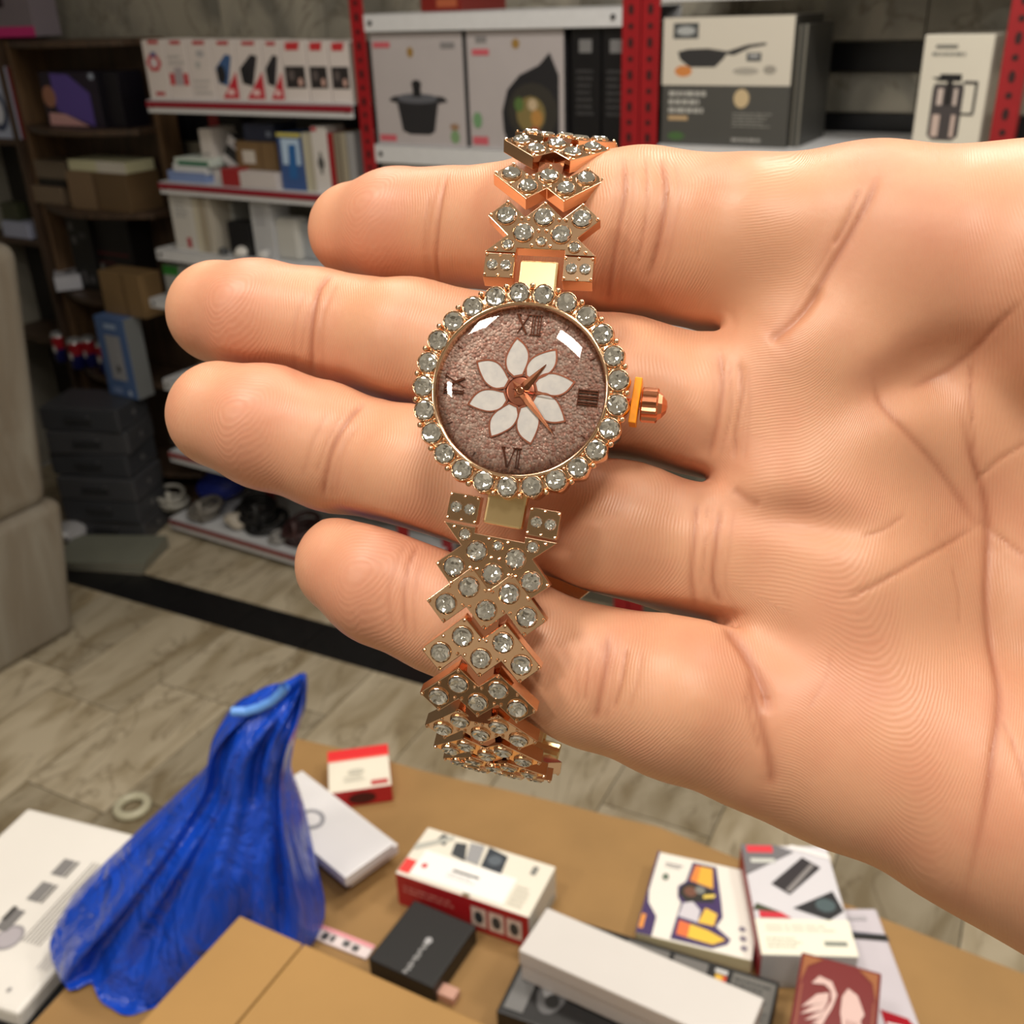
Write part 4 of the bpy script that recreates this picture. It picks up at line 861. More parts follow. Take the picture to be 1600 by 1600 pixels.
def catmull(pts, n=6):
    p = [pts[0]] + list(pts) + [pts[-1]]; out = []
    for i in range(1, len(p) - 2):
        p0, p1, p2, p3 = [np.array(v, float) for v in p[i - 1:i + 3]]
        for t in [k / n for k in range(n)]:
            out.append(tuple(0.5 * (2 * p1 + (p2 - p0) * t + (2 * p0 - 5 * p1 + 4 * p2 - p3) * t * t + (3 * p1 - p0 - 3 * p2 + p3) * t ** 3)))
    out.append(tuple(pts[-1])); return out
def crease(pts, width, depth, redness=1.0, soft=2.6, taper=True):
    """width in px, depth in mm"""
    d, al = seg_dist(catmull(pts))
    tp = np.clip(np.minimum(al, 1 - al) / 0.16, 0.15, 1) if taper else 1.0
    prof = np.exp(-(d / width) ** 2); wide = np.exp(-(d / (width * soft)) ** 2)
    global disp, red, amp_cut
    disp = disp - front * tp * depth * (0.75 * prof + 0.25 * wide)
    red = np.maximum(red, front * tp * redness * (0.8 * prof + 0.25 * wide))
    amp_cut = np.minimum(amp_cut, 1 - 0.9 * prof * tp)
CREASES = [
    # finger joints
    ([(700, 268), (690, 310), (684, 360), (682, 410), (688, 445)], 2.5, 0.255, .7), ([(672, 300), (664, 350), (664, 400)], 1.9, 0.102, .3),
    ([(972, 240), (976, 300), (962, 380), (952, 450), (950, 490)], 3.1, 0.297, .8), ([(1032, 246), (1040, 300), (1030, 370), (1012, 440)], 3.1, 0.323, .9), ([(1008, 242), (1010, 330), (994, 420)], 2.2, 0.170, .5),
    ([(1374, 272), (1352, 320), (1318, 380), (1288, 430), (1262, 470), (1222, 520)], 4.3, 0.468, .8), ([(1345, 290), (1322, 345), (1300, 385)], 3.1, 0.255, .6),
    ([(520, 428), (500, 450), (490, 490), (486, 540), (488, 590)], 2.8, 0.340, .9), ([(503, 440), (478, 500), (470, 560)], 1.9, 0.085, .3),
    ([(1122, 545), (1128, 600), (1120, 660), (1105, 720)], 3.7, 0.289, .7), ([(1152, 560), (1160, 610), (1150, 670), (1148, 720)], 3.1, 0.255, .6), ([(1138, 560), (1142, 640), (1128, 700)], 2.2, 0.128, .4),
    ([(572, 628), (545, 655), (520, 700), (508, 750), (505, 780)], 2.8, 0.323, .8), ([(540, 640), (512, 690), (492, 745)], 1.9, 0.102, .3),
    ([(1088, 780), (1086, 830), (1080, 900), (1086, 950)], 3.1, 0.272, .7), ([(1124, 790), (1118, 850), (1114, 910), (1128, 948)], 3.1, 0.306, .8), ([(1104, 785), (1102, 850), (1096, 920)], 2.2, 0.128, .4),
    ([(655, 850), (640, 880), (632, 930), (634, 1000)], 2.5, 0.221, .6),
    ([(950, 990), (946, 1040), (936, 1090), (930, 1130)], 3.7, 0.289, .8), ([(978, 1010), (972, 1060), (958, 1110)], 3.1, 0.204, .6), ([(922, 1010), (918, 1060), (914, 1100)], 2.5, 0.136, .4),
    ([(1172, 1040), (1180, 1090), (1192, 1140), (1204, 1200), (1206, 1236)], 5.0, 0.468, .8), ([(1166, 1080), (1176, 1130), (1190, 1180)], 3.1, 0.212, .5),
    # palm lines
    ([(1505, 640), (1520, 700), (1548, 790), (1556, 860), (1550, 980), (1562, 1090), (1550, 1180), (1536, 1275), (1505, 1410)], 4.3, 0.357, .9),
    ([(1545, 815), (1480, 852), (1420, 885), (1360, 918), (1320, 935)], 3.1, 0.204, .6), ([(1373, 596), (1385, 630), (1410, 665), (1455, 715), (1500, 770), (1550, 830)], 3.7, 0.289, .7),
    ([(1513, 562), (1520, 632), (1528, 715), (1536, 770)], 2.5, 0.204, .6), ([(1435, 604), (1480, 585), (1510, 562), (1550, 515), (1598, 468)], 3.7, 0.289, .6),
    ([(1540, 810), (1575, 840), (1610, 870)], 2.5, 0.212, .6), ([(1530, 760), (1565, 720), (1610, 690)], 2.5, 0.212, .5), ([(1555, 1100), (1590, 1180), (1610, 1260)], 2.5, 0.170, .5), ([(1420, 800), (1385, 825), (1350, 838)], 2.2, 0.136, .4),
    ([(1500, 880), (1508, 930), (1505, 980)], 1.9, 0.085, .3), ([(1300, 1010), (1290, 1060), (1260, 1110)], 1.9, 0.043, .2),
]
for c in CREASES:
    big = c[2] > .27
    crease(c[0], c[1] * (1.35 if big else 1.0), c[2] * (.8 if big else 1.0), c[3], 3.4 if big else 2.6)
qc = random.Random(4)
for c in list(CREASES[:21]):                       # fine wrinkles beside the joint creases
    for k in range(2):
        dx = qc.choice((-1, 1)) * qc.uniform(9, 26); t0 = qc.randrange(0, 2)
        p = [(x + dx + qc.uniform(-3, 3), y + qc.uniform(-4, 4)) for x, y in c[0]][t0:]
        if len(p) > 2: crease(p, 3.2, .06, .22)
crease([(1132, 975), (1152, 1000), (1174, 1035), (1192, 1075), (1203, 1120)], 8, .75, .9, 3.2); crease([(1196, 534), (1222, 512), (1256, 480), (1282, 445)], 9, .5, .6, 3.6)
crease([(1142, 762), (1160, 775), (1185, 792)], 7, .2, .5, 3.0)
# broad hollows of the palm
def hollow(x, y, rx, ry, depth, rot=0):
    global disp
    dx, dy = PX - x, PY - y; u = dx * cos(rot) + dy * sin(rot); v = -dx * sin(rot) + dy * cos(rot)
    disp = disp - front * depth * np.exp(-(u / rx) ** 2 - (v / ry) ** 2)
hollow(1430, 590, 120, 45, 2.0, radians(-25)); hollow(1250, 812, 120, 34, 1.6, radians(10)); hollow(1560, 830, 110, 160, 2.2); hollow(1230, 1010, 60, 40, .8, .5); hollow(1230, 460, 120, 60, 1.2, radians(-45))
# ---- ridge phase (mm) for the fingerprints and palm ridges
ph = np.zeros(nv); bestd = np.full(nv, 1e9); tipness = np.zeros(nv); isf = np.zeros(nv)
wv_ = np.clip((PX - 1230) / 290, 0, 1); wv_ = wv_ * wv_ * (3 - 2 * wv_)
ph_p = .084 * ((PY - 800) * (1 - wv_) * 1.0 + (PX - 1200) * wv_) + 2.2 * np.sin(PX / 120 + PY / 190) + 1.6 * np.sin(PY / 105 - PX / 260)
seam = np.ones(nv)
for nm, pts in FING.items():
    J = np.array([hp(*p[:3]) for p in pts]); cum = np.concatenate([[0], np.cumsum(np.linalg.norm(np.diff(J, axis=0), axis=1))])
    bd = np.full(nv, 1e9)
    for i in range(len(J) - 1):
        D = J[i + 1] - J[i]; L = np.linalg.norm(D); u = D / L; rel = co - J[i]
        t = np.clip(rel @ u, 0, L); bd = np.minimum(bd, np.linalg.norm(rel - t[:, None] * u, axis=1) - pts[i][3])
    u = (J[-1] - J[0]) / np.linalg.norm(J[-1] - J[0]); rel = co - J[0]; s = rel @ u
    side = np.cross(u, [0, 0, -1.0]); side /= np.linalg.norm(side); ac = rel @ side
    c2 = np.polyfit((J - J[0]) @ u, (J - J[0]) @ side, 2); ac = ac - np.polyval(c2, s)
    cum = np.maximum.accumulate((J - J[0]) @ u)
    coreS = cum[1] + 1.0
    a = s - coreS
    whorl = np.sqrt((a + .05 * ac ** 2) ** 2 + (0.75 * ac) ** 2 + 5.0) + .8 * np.sin(ac * .45 + a * .25) + .6 * np.sin(a * .55 - ac * .3 + 1)
    across = a + 0.045 * ac ** 2 + .5 * np.sin(ac * .5 + s * .2)
    w = np.clip((a - 1.0) / 7.0, 0, 1)
    pf = whorl * (1 - w) + across * w
    m = (bd < bestd) & (s < cum[-2] + 1.0) & (bd < 6)
    nr = bd < 9; seam[nr] = np.minimum(seam[nr], np.clip((np.abs(s[nr] - cum[-2] - 1.0) - .6) / 3.0, 0, 1))
    bestd[m] = bd[m]; ph[m] = pf[m]; isf[m] = 1; tipness[m] = np.exp(-(a[m] / 9.0) ** 2)
ph = np.where(isf > 0, ph, ph_p)
ridge_amp = front * amp_cut * seam * np.where(isf > 0, .75, .6)
pink = np.clip(tipness * .8 + .55 * np.exp(-(((PX - 1290) / 110) ** 2 + ((PY - 1060) / 120) ** 2)) + .5 * np.exp(-(((PX - 1480) / 160) ** 2 + ((PY - 380) / 110) ** 2)) + .35 * np.exp(-(((PX - 1250) / 80) ** 2 + ((PY - 800) / 50) ** 2)) + .4 * np.exp(-(((PX - 1600) / 120) ** 2 + ((PY - 1200) / 200) ** 2)), 0, 1)
co2 = co + no * disp[:, None]
wco = hand_to_world(co2); h0 = hand_to_world(hp(1400, 800, 139)[None])[0]
hm_.vertices.foreach_set('co', (wco - h0).ravel())
for nm, arr in (('ridge', ph), ('ridge_amp', ridge_amp), ('crease', red), ('pink', pink)):
    at_ = hm_.attributes.new(nm, 'FLOAT', 'POINT'); at_.data.foreach_set('value', arr.astype(np.float32))
hm_.polygons.foreach_set('use_smooth', [True] * len(hm_.polygons)); hm_.update()
# ---- skin
M_skin, nt, b = newmat('skin'); N = nt.nodes.new; L = nt.links.new
def attr(n): a = N('ShaderNodeAttribute'); a.attribute_name = n; return a.outputs['Fac']
def math_(op, a, b_=None, c=None):
    m = N('ShaderNodeMath'); m.operation = op
    for i, v in enumerate((a, b_, c)):
        if v is None: continue
        if isinstance(v, (int, float)): m.inputs[i].default_value = v
        else: L(v, m.inputs[i])
    return m.outputs[0]
def mixc(f, a, b_):
    m = N('ShaderNodeMix'); m.data_type = 'RGBA'
    if isinstance(f, (int, float)): m.inputs[0].default_value = f
    else: L(f, m.inputs[0])
    for i, v in ((6, a), (7, b_)):
        if isinstance(v, tuple): m.inputs[i].default_value = (*v, 1)
        else: L(v, m.inputs[i])
    return m.outputs[2]
tc = N('ShaderNodeTexCoord')
def noise(scale, det=3, dist=0.0):
    n = N('ShaderNodeTexNoise'); n.inputs['Scale'].default_value = scale; n.inputs['Detail'].default_value = det; n.inputs['Distortion'].default_value = dist; L(tc.outputs['Object'], n.inputs['Vector']); return n.outputs['Fac']
blot = noise(95, 5); fine = noise(900, 3); wob = noise(260, 2)
base = mixc(math_('MULTIPLY', attr('pink'), .55), lin((207, 152, 119)), lin((200, 127, 104)))
blf = N('ShaderNodeMapRange'); blf.inputs['From Min'].default_value = .45; blf.inputs['From Max'].default_value = .68; blf.inputs['To Max'].default_value = .45; L(blot, blf.inputs['Value'])
base = mixc(blf.outputs[0], base, lin((198, 130, 103)))
base = mixc(math_('MULTIPLY', attr('crease'), .62), base, lin((140, 66, 40)))
# ridges
phase = math_('ADD', math_('MULTIPLY', attr('ridge'), 2 * pi / .46), math_('MULTIPLY', wob, 9.0))
wave = math_('SINE', phase)
patch = N('ShaderNodeMapRange'); patch.inputs['From Min'].default_value = .35; patch.inputs['From Max'].default_value = .65; patch.inputs['To Min'].default_value = .35; L(noise(110, 2), patch.inputs['Value'])
wv = math_('MULTIPLY', math_('MULTIPLY', math_('ADD', math_('MULTIPLY', wave, .5), .5), attr('ridge_amp')), patch.outputs[0])
base = mixc(math_('MULTIPLY', wv, .16), base, lin((226, 178, 146)))
L(base, b.inputs['Base Color'])
bp1 = N('ShaderNodeBump'); bp1.inputs['Strength'].default_value = .32; bp1.inputs['Distance'].default_value = .00011
L(wv, bp1.inputs['Height'])
bp2 = N('ShaderNodeBump'); bp2.inputs['Strength'].default_value = .3; bp2.inputs['Distance'].default_value = .0001; L(fine, bp2.inputs['Height']); L(bp1.outputs[0], bp2.inputs['Normal'])
L(bp2.outputs[0], b.inputs['Normal'])
b.inputs['Roughness'].default_value = .43
b.inputs['Specular IOR Level'].default_value = .42
b.inputs['Subsurface Weight'].default_value = .15; b.inputs['Subsurface Radius'].default_value = (1.0, .35, .2); b.inputs['Subsurface Scale'].default_value = .0022
hm_.materials.clear(); hm_.materials.append(M_skin)
hm_.name = 'hand'
hand = link('hand', hm_); hand.location = h0
tag(hand, 'open right hand, palm to the viewer, four fingers inside the watch bracelet', 'hand')
# a few dark hairs on the edge of the little finger
M_hair = paint((20, 16, 14), .5); qh = random.Random(9)
hr = G()
for (x, y, dx, dy) in ((1026, 1192, 14, 18), (1034, 1195, 26, 16), (1040, 1198, 30, 10), (1052, 1202, 20, 6), (1000, 1186, 4, 10), (1128, 1236, 5, 8), (1174, 1254, 3, 8), (1046, 1200, 8, 12)):
    p = [hand_to_world(hp(x + dx * t, y + dy * (1 - (1 - t) ** 2) - 4 * t, (127 + 2 * t) * HS)[None])[0] - h0 for t in (0, .33, .66, 1)]
    for a_, b_ in zip(p, p[1:]): hr.tube(a_, b_, .00005, seg=4, cap=False)
hr.obj('hair', [M_hair], hand)
# ================================================================ the wristwatch (millimetres; root scaled to metres)
def hdir(v): return RT * v[0] - UP * v[1] + FW * v[2]
def unit(v): v = np.array(v, float); return v / np.linalg.norm(v)
def hframe(P, u, v, n, s=0.001):
    o = hand_to_world(np.array(P)[None])[0]
    U, V, Nn = hdir(u) * s, hdir(v) * s, hdir(n) * s
    return Matrix(((U[0], V[0], Nn[0], o[0]), (U[1], V[1], Nn[1], o[1]), (U[2], V[2], Nn[2], o[2]), (0, 0, 0, 1)))
def metal(name, rgb, rough, bump=0):
    m, nt, b = newmat(name); b.inputs['Base Color'].default_value = (*lin(rgb), 1); b.inputs['Metallic'].default_value = 1; b.inputs['Roughness'].default_value = rough
    if bump:
        tc = nt.nodes.new('ShaderNodeTexCoord'); n = nt.nodes.new('ShaderNodeTexNoise'); n.inputs['Scale'].default_value = .6; n.inputs['Detail'].default_value = 2
        nt.links.new(tc.outputs['Object'], n.inputs['Vector']); bp = nt.nodes.new('ShaderNodeBump'); bp.inputs['Strength'].default_value = bump; bp.inputs['Distance'].default_value = .0004
        nt.links.new(n.outputs['Fac'], bp.inputs['Height']); nt.links.new(bp.outputs[0], b.inputs['Normal'])
    return m
M_rose = metal('rose_gold', (238, 198, 162), .15); M_rosed = metal('rose_gold_dark', (206, 140, 108), .22); M_gold = metal('pale_gold', (240, 212, 160), .28)
# foil-backed crystal: bright mirror facets
M_cry, nt, b = newmat('crystal_facets')
b.inputs['Base Color'].default_value = (*lin((226, 224, 218)), 1); b.inputs['Metallic'].default_value = .9; b.inputs['Roughness'].default_value = .05
def stone_mesh(seg=10, seed=0):
    q = random.Random(seed); V = []; Fc = []
    R = lambda r, z, off, jit=0: [(r * cos(2 * pi * (j + off) / seg), r * sin(2 * pi * (j + off) / seg), z + q.uniform(-jit, jit)) for j in range(seg)]
    V += R(1, -.25, 0) + R(1, .0, 0) + R(.82, .16, .5) + R(.55, -.02, 0, .13) + R(.25, -.10, .5, .13) + [(0, 0, -.26)]
    s = seg
    for j in range(s): Fc.append((j, (j + 1) % s, s + (j + 1) % s, s + j))
    for j in range(s):
        a, b_ = s + j, s + (j + 1) % s; c, d = 2 * s + j, 2 * s + (j + 1) % s
        Fc.append((a, b_, c)); Fc.append((b_, d, c))
        e, f = 3 * s + j, 3 * s + (j + 1) % s
        Fc.append((c, f, e)); Fc.append((c, d, f))
        g, h = 4 * s + j, 4 * s + (j + 1) % s
        Fc.append((e, f, g)); Fc.append((f, h, g)); Fc.append((g, h, 5 * s))
    return mesh('stone', V, Fc, [M_cry])
STONES = [stone_mesh(10, k) for k in range(5)]
def stone(parent, x, y, z, r, k=0):
    o = link('stone', STONES[k % 5], parent); o.matrix_local = Matrix.Translation((x, y, z)) @ Matrix.Rotation(k * .77, 4, 'Z') @ Matrix.Scale(r, 4)
    return o
def rim(g, x, y, z, r, w=.16, h=.16, seg=16):      # raised setting round a stone
    g.lathe([(r + w, z - .3), (r + w * .9, z + h * .5), (r + w * .4, z + h), (r, z + h * .5), (r - .06, z - .25)], seg, 0, (x, y, 0))

NZ = unit((-.15, -.09, -1)); EX = np.array([.99, .128, 0.0]); EX = unit(EX - (EX @ NZ) * NZ); EY = np.cross(NZ, EX)
WSC = .00098
WC = hp(812, 609, 125.5)
watch = empty('wristwatch', hframe(WC, EX, EY, NZ, WSC)); tag(watch, "rose gold women's wristwatch with crystal bracelet and white flower dial on the fingers", 'watch')
NB_ = 25
# case
g = G(); seg = NB_ * 8
def ring(r, z, sc): return [((r + sc * (cos(NB_ * t)) ) * cos(t), (r + sc * cos(NB_ * t)) * sin(t), z) for t in [2 * pi * j / seg for j in range(seg)]]
PH0 = radians(90 - 7.0)       # first stone just right of 12
prof = [(11.2, -7.2, 0), (12.6, -6.6, 0), (12.7, -4.8, .1), (13.35, -4.2, .32), (13.55, -1.2, .34), (13.5, -.35, .34), (13.3, -.05, .34), (11.3, .0, .0)]
vs = []
for r, z, s in prof: vs += [((r + s * cos(NB_ * (t - PH0))) * cos(t), (r + s * cos(NB_ * (t - PH0))) * sin(t), z) for t in [2 * pi * j / seg for j in range(seg)]]
fs = [(i * seg + j, i * seg + (j + 1) % seg, (i + 1) * seg + (j + 1) % seg, (i + 1) * seg + j) for i in range(len(prof) - 1) for j in range(seg)] + [tuple(range(seg - 1, -1, -1))]
g.add(vs, fs)
case = g.obj('case', [M_rose], watch, smooth=True)
bz = G()
for k in range(NB_):
    t = PH0 + 2 * pi * k / NB_
    rim(bz, 12.32 * cos(t), 12.32 * sin(t), .1, 1.27, .17, .34)
    t2 = t + pi / NB_
    bz.ball((13.35 * cos(t2), 13.35 * sin(t2), .02), .42, 8, 6); bz.ball((11.45 * cos(t2), 11.45 * sin(t2), .06), .26, 8, 5)
bz.lathe([(11.35, -.2), (11.32, .25), (11.0, .42), (10.75, .30), (10.7, -.4), (10.55, -1.3)], 96)
bezel = bz.obj('bezel', [M_rose], watch, smooth=True)
for k in range(NB_):
    t = PH0 + 2 * pi * k / NB_; stone(bezel, 12.32 * cos(t), 12.32 * sin(t), .36, 1.25, k)
# dial: pebbled rose ground
M_dial, nt, b = newmat('dial_glitter'); N = nt.nodes.new; L = nt.links.new
tc = N('ShaderNodeTexCoord'); vo = N('ShaderNodeTexVoronoi'); vo.inputs['Scale'].default_value = 2.6; L(tc.outputs['Object'], vo.inputs['Vector'])
rc = N('ShaderNodeSeparateColor'); L(vo.outputs['Color'], rc.inputs[0])
ra = N('ShaderNodeValToRGB'); ra.color_ramp.elements[0].color = (*lin((222, 166, 148)), 1); ra.color_ramp.elements[1].color = (*lin((250, 222, 206)), 1); L(rc.outputs[0], ra.inputs[0]); L(ra.outputs[0], b.inputs['Base Color'])
b.inputs['Metallic'].default_value = .3; b.inputs['Roughness'].default_value = .15
bp = N('ShaderNodeBump'); bp.inputs['Strength'].default_value = 1.0; bp.inputs['Distance'].default_value = .00045; bp.invert = True; L(vo.outputs['Distance'], bp.inputs['Height']); L(bp.outputs[0], b.inputs['Normal'])
dial = G().lathe([(1e-4, -1.0), (4, -1.0), (8, -1.0), (10.6, -1.0)], 96).obj('dial', [M_dial], watch)
dial.data.flip_normals()
# pearl petals with rose outlines
M_pearl, nt, b = newmat('mother_of_pearl'); b.inputs['Roughness'].default_value = .25
tc = nt.nodes.new('ShaderNodeTexCoord'); n = nt.nodes.new('ShaderNodeTexNoise'); n.inputs['Scale'].default_value = .5; n.inputs['Distortion'].default_value = 1.5; nt.links.new(tc.outputs['Object'], n.inputs[0])
r_ = nt.nodes.new('ShaderNodeValToRGB'); r_.color_ramp.elements[0].color = (*lin((240, 240, 238)), 1); r_.color_ramp.elements[1].color = (*lin((254, 253, 248)), 1); r_.color_ramp.elements[0].position = .35; r_.color_ramp.elements[1].position = .65
nt.links.new(n.outputs[0], r_.inputs[0]); nt.links.new(r_.outputs[0], b.inputs['Base Color'])
def pol(r, a): return (r * cos(a), r * sin(a))
petal_angles = [101, 56, 15, -28, -72, -116, -160, -208]      # degrees, 12 o'clock = 90
side_a = catmull([(1.95, 24), (3.0, 30), (4.4, 23), (5.8, 10), (7.0, 0)], 5); side_b = catmull([(7.0, 0), (5.7, -12), (4.5, -18), (3.2, -18), (1.95, -12)], 5)
outl = side_a + side_b[1:]
pp = [pol(r, radians(a)) for r, a in outl]
cxm = sum(p[0] for p in pp) / len(pp); cym = sum(p[1] for p in pp) / len(pp)
inn = [((x - cxm) * .89 + cxm, (y - cym) * .89 + cym) for x, y in pp]
n_ = len(pp)
pet_me = G().prism(inn, -1.0, -.84).mesh('petal', [M_pearl])
fr = G(); fr.add([(x, y, -.98) for x, y in pp] + [(x, y, -.76) for x, y in pp] + [(x, y, -.76) for x, y in inn] + [(x, y, -.98) for x, y in inn],
                 [(i, (i + 1) % n_, n_ + (i + 1) % n_, n_ + i) for i in range(n_)] + [(n_ + i, n_ + (i + 1) % n_, 2 * n_ + (i + 1) % n_, 2 * n_ + i) for i in range(n_)] + [(2 * n_ + i, 2 * n_ + (i + 1) % n_, 3 * n_ + (i + 1) % n_, 3 * n_ + i) for i in range(n_)])
M_edge = metal('rose_edge', (196, 122, 96), .3)
fr_me = fr.mesh('petal_edge', [M_edge])
for a in petal_angles:
    o = link('petal', pet_me, dial, Matrix.Rotation(radians(a), 4, 'Z')); link('petal_edge', fr_me, dial, Matrix.Rotation(radians(a), 4, 'Z'))
# numerals, each made of strokes; local frame: up = radial outward
M_num = metal('numeral', (120, 70, 52), .3)
def numeral(name, strokes, ang):
    gg = G()
    for (x0, y0, x1, y1, w) in strokes:
        d = hypot(x1 - x0, y1 - y0); ux_, uy_ = (x1 - x0) / d, (y1 - y0) / d; px_, py_ = -uy_ * w / 2, ux_ * w / 2
        pts = [(x0 - px_, y0 - py_), (x1 - px_, y1 - py_), (x1 + px_, y1 + py_), (x0 + px_, y0 + py_)]
        gg.prism(pts[::-1] if (pts[1][0] - pts[0][0]) * (pts[2][1] - pts[0][1]) - (pts[1][1] - pts[0][1]) * (pts[2][0] - pts[0][0]) < 0 else pts, -1.0, -.72)
    gg.obj(name, [M_num], dial, Matrix.Rotation(radians(ang - 90), 4, 'Z') @ Matrix.Translation((0, 7.3, 0)))
I_ = lambda x: [(x - .16, 0, x - .16, 2.5, .13), (x + .16, 0, x + .16, 2.5, .13), (x - .36, 2.5, x + .36, 2.5, .12), (x - .36, 0, x + .36, 0, .12)]
X_ = lambda x: [(x - .65, 0, x + .65, 2.5, .12), (x - .8, 2.5, x + .5, 0, .26), (x - 1, 2.5, x - .4, 2.5, .12), (x + .35, 2.5, x + .9, 2.5, .12)]
V_ = lambda x: [(x - .75, 2.5, x, 0, .26), (x + .75, 2.5, x + .05, 0, .12), (x - 1, 2.5, x - .45, 2.5, .12), (x + .5, 2.5, x + 1, 2.5, .12)]
numeral('numeral_twelve', X_(-.75) + I_(.55) + I_(1.3), 90); numeral('numeral_three', I_(-.75) + I_(0) + I_(.75), 0)
def flipped(st): return [(-a, 2.5 - b_, -c, 2.5 - d, w) for a, b_, c, d, w in st]
numeral('numeral_six', flipped(V_(-.5) + I_(.75)), -90)
numeral('numeral_nine', [(a, b_, c, d, w) for a, b_, c, d, w in I_(-.9) + X_(.45)], 180)
mk = [G().box(-.05, 9.5, -1, .05, 10.2, -.8).mesh('minute_mark', [M_num])]
for k in range(0, 60, 5):
    if k % 15: link('minute_mark', mk[0], dial, Matrix.Rotation(2 * pi * k / 60, 4, 'Z'))
# hub and hands
M_hand = metal('watch_hand', (226, 150, 112), .12)
G().lathe([(1.95, -.98), (1.9, -.8), (1.6, -.76), (1e-3, -.76)], 40).obj('flower_hub', [M_edge], dial, smooth=True)
def hand_(name, ang, L_, w, z, tail):
    pts = [(-tail, 0, .0), (-tail * .4, w * .45, .0), (L_ * .25, w * .5, 0), (L_, .05, 0), (L_, -.05, 0), (L_ * .25, -w * .5, 0), (-tail * .4, -w * .45, 0)]
    gg = G(); k = len(pts)
    gg.add([(x, y, z) for x, y, _ in pts] + [(x * .98, 0, z + .16 if -tail < x < L_ else z + .04) for x, y, _ in pts], [(i, (i + 1) % k, k + (i + 1) % k, k + i) for i in range(k)])
    gg.obj(name, [M_hand], watch, Matrix.Rotation(radians(ang), 4, 'Z'))
hand_('hour_hand', 52, 4.6, 1.15, -.62, 1.2); hand_('minute_hand', -46, 7.2, .95, -.48, 1.6); hand_('second_hand', -4, 5.8, .22, -.32, 1.2)
G().lathe([(.62, -.7), (.6, -.2), (.35, -.12), (1e-3, -.12)], 20).obj('centre_pin', [M_hand], watch, smooth=True)
# crystal: thin domed glass
M_gl = bpy.data.materials.new('watch_glass'); M_gl.use_nodes = True; nt = M_gl.node_tree; nt.nodes.clear()
out_ = nt.nodes.new('ShaderNodeOutputMaterial'); mx = nt.nodes.new('ShaderNodeMixShader'); tr_ = nt.nodes.new('ShaderNodeBsdfTransparent'); gl = nt.nodes.new('ShaderNodeBsdfGlossy'); fn = nt.nodes.new('ShaderNodeFresnel')
fn.inputs[0].default_value = 1.5; gl.inputs['Roughness'].default_value = .015; tr_.inputs[0].default_value = (.97, .97, .97, 1)
for a_, b_ in ((fn.outputs[0], mx.inputs[0]), (tr_.outputs[0], mx.inputs[1]), (gl.outputs[0], mx.inputs[2]), (mx.outputs[0], out_.inputs[0])): nt.links.new(a_, b_)
RC = 10.72
G().lathe([(RC * sin(.5 * pi * i / 14), -.12 + 1.0 * (1 - sin(.5 * pi * i / 14) ** 5)) for i in range(14, -1, -1)], 72).obj('crystal', [M_gl], watch, smooth=True)
# crown with orange spacer
cg = G(); ns = 36
for x0, x1, r0, r1 in ((15.1, 17.0, 2.0, 2.0),):
    vs = [(x, (r_c + (.24 if j % 4 < 2 else 0)) * cos(2 * pi * j / ns), (r_c + (.24 if j % 4 < 2 else 0)) * sin(2 * pi * j / ns) - 3.2) for x, r_c in ((x0, r0 * .9), (x0 + .15, r0), (x1, r1), (x1 + .2, r1 * .9)) for j in range(ns)]
    cg.add(vs, [(i * ns + j, i * ns + (j + 1) % ns, (i + 1) * ns + (j + 1) % ns, (i + 1) * ns + j) for i in range(3) for j in range(ns)] + [tuple(range(ns - 1, -1, -1))])
vs = [(x, r_c * cos(2 * pi * j / 8), r_c * sin(2 * pi * j / 8) - 3.2) for x, r_c in ((17.15, 1.9), (17.7, 1.55), (18.25, .8), (18.4, .02)) for j in range(8)]
cg.add(vs, [(i * 8 + j, i * 8 + (j + 1) % 8, (i + 1) * 8 + (j + 1) % 8, (i + 1) * 8 + j) for i in range(3) for j in range(8)])
cg.tube((12.5, 0, -3.2), (15.3, 0, -3.2), .7, seg=12)
cr_ = cg.obj('crown', [metal('crown_rose', (214, 140, 104), .18)], watch, Matrix.Rotation(radians(1), 4, 'Z'))
M_or = paint((255, 158, 16), .35)
G().box(13.9, -2.0, -4.6, 14.85, 3.8, -1.2).obj('crown_spacer', [M_or], watch, Matrix.Rotation(radians(-2), 4, 'Z'), bevel=.12)

# ---- bracelet
A_, B_ = 2.56, 1.27
ZIG = [(-2 * A_, B_), (-A_, -B_), (0, B_), (A_, -B_), (2 * A_, B_)]
OUT = [(-3 * A_, B_), (-2 * A_, -B_), (-A_, -3 * B_), (0, -B_), (A_, -3 * B_), (2 * A_, -B_), (3 * A_, B_), (2 * A_, 3 * B_), (A_, B_), (0, 3 * B_), (-A_, B_), (-2 * A_, 3 * B_)]
SR = 1.26; TH = 1.9
def prongs(gg, pts, r=.27, z=.06):
    for x, y in pts: gg.ball((x, y, z), r, 8, 5)
lk = G(); lk.prism(OUT, -TH, 0)
for x, y in ZIG: rim(lk, x, y, .06, SR, .13, .26)
prongs(lk, [(-3 * A_ + .4, B_), (3 * A_ - .4, B_), (-2 * A_, 3 * B_ - .4), (0, 3 * B_ - .4), (2 * A_, 3 * B_ - .4), (-A_, -3 * B_ + .4), (A_, -3 * B_ + .4)])
prongs(lk, [(-A_ - .45, B_ - .15), (-A_ + .45, B_ - .15), (A_ - .45, B_ - .15), (A_ + .45, B_ - .15), (-.45, -B_ + .15), (.45, -B_ + .15), (-2 * A_ + .1, -B_ + .35), (2 * A_ - .1, -B_ + .35)], .24)
LK_ME = lk.mesh('link', [M_rose])
conn_me = G().box(-1.7, 1.2, -1.75, 1.7, 5.2, -.55).mesh('hinge', [M_rosed])
LAT = unit((.985, .15, -.13))
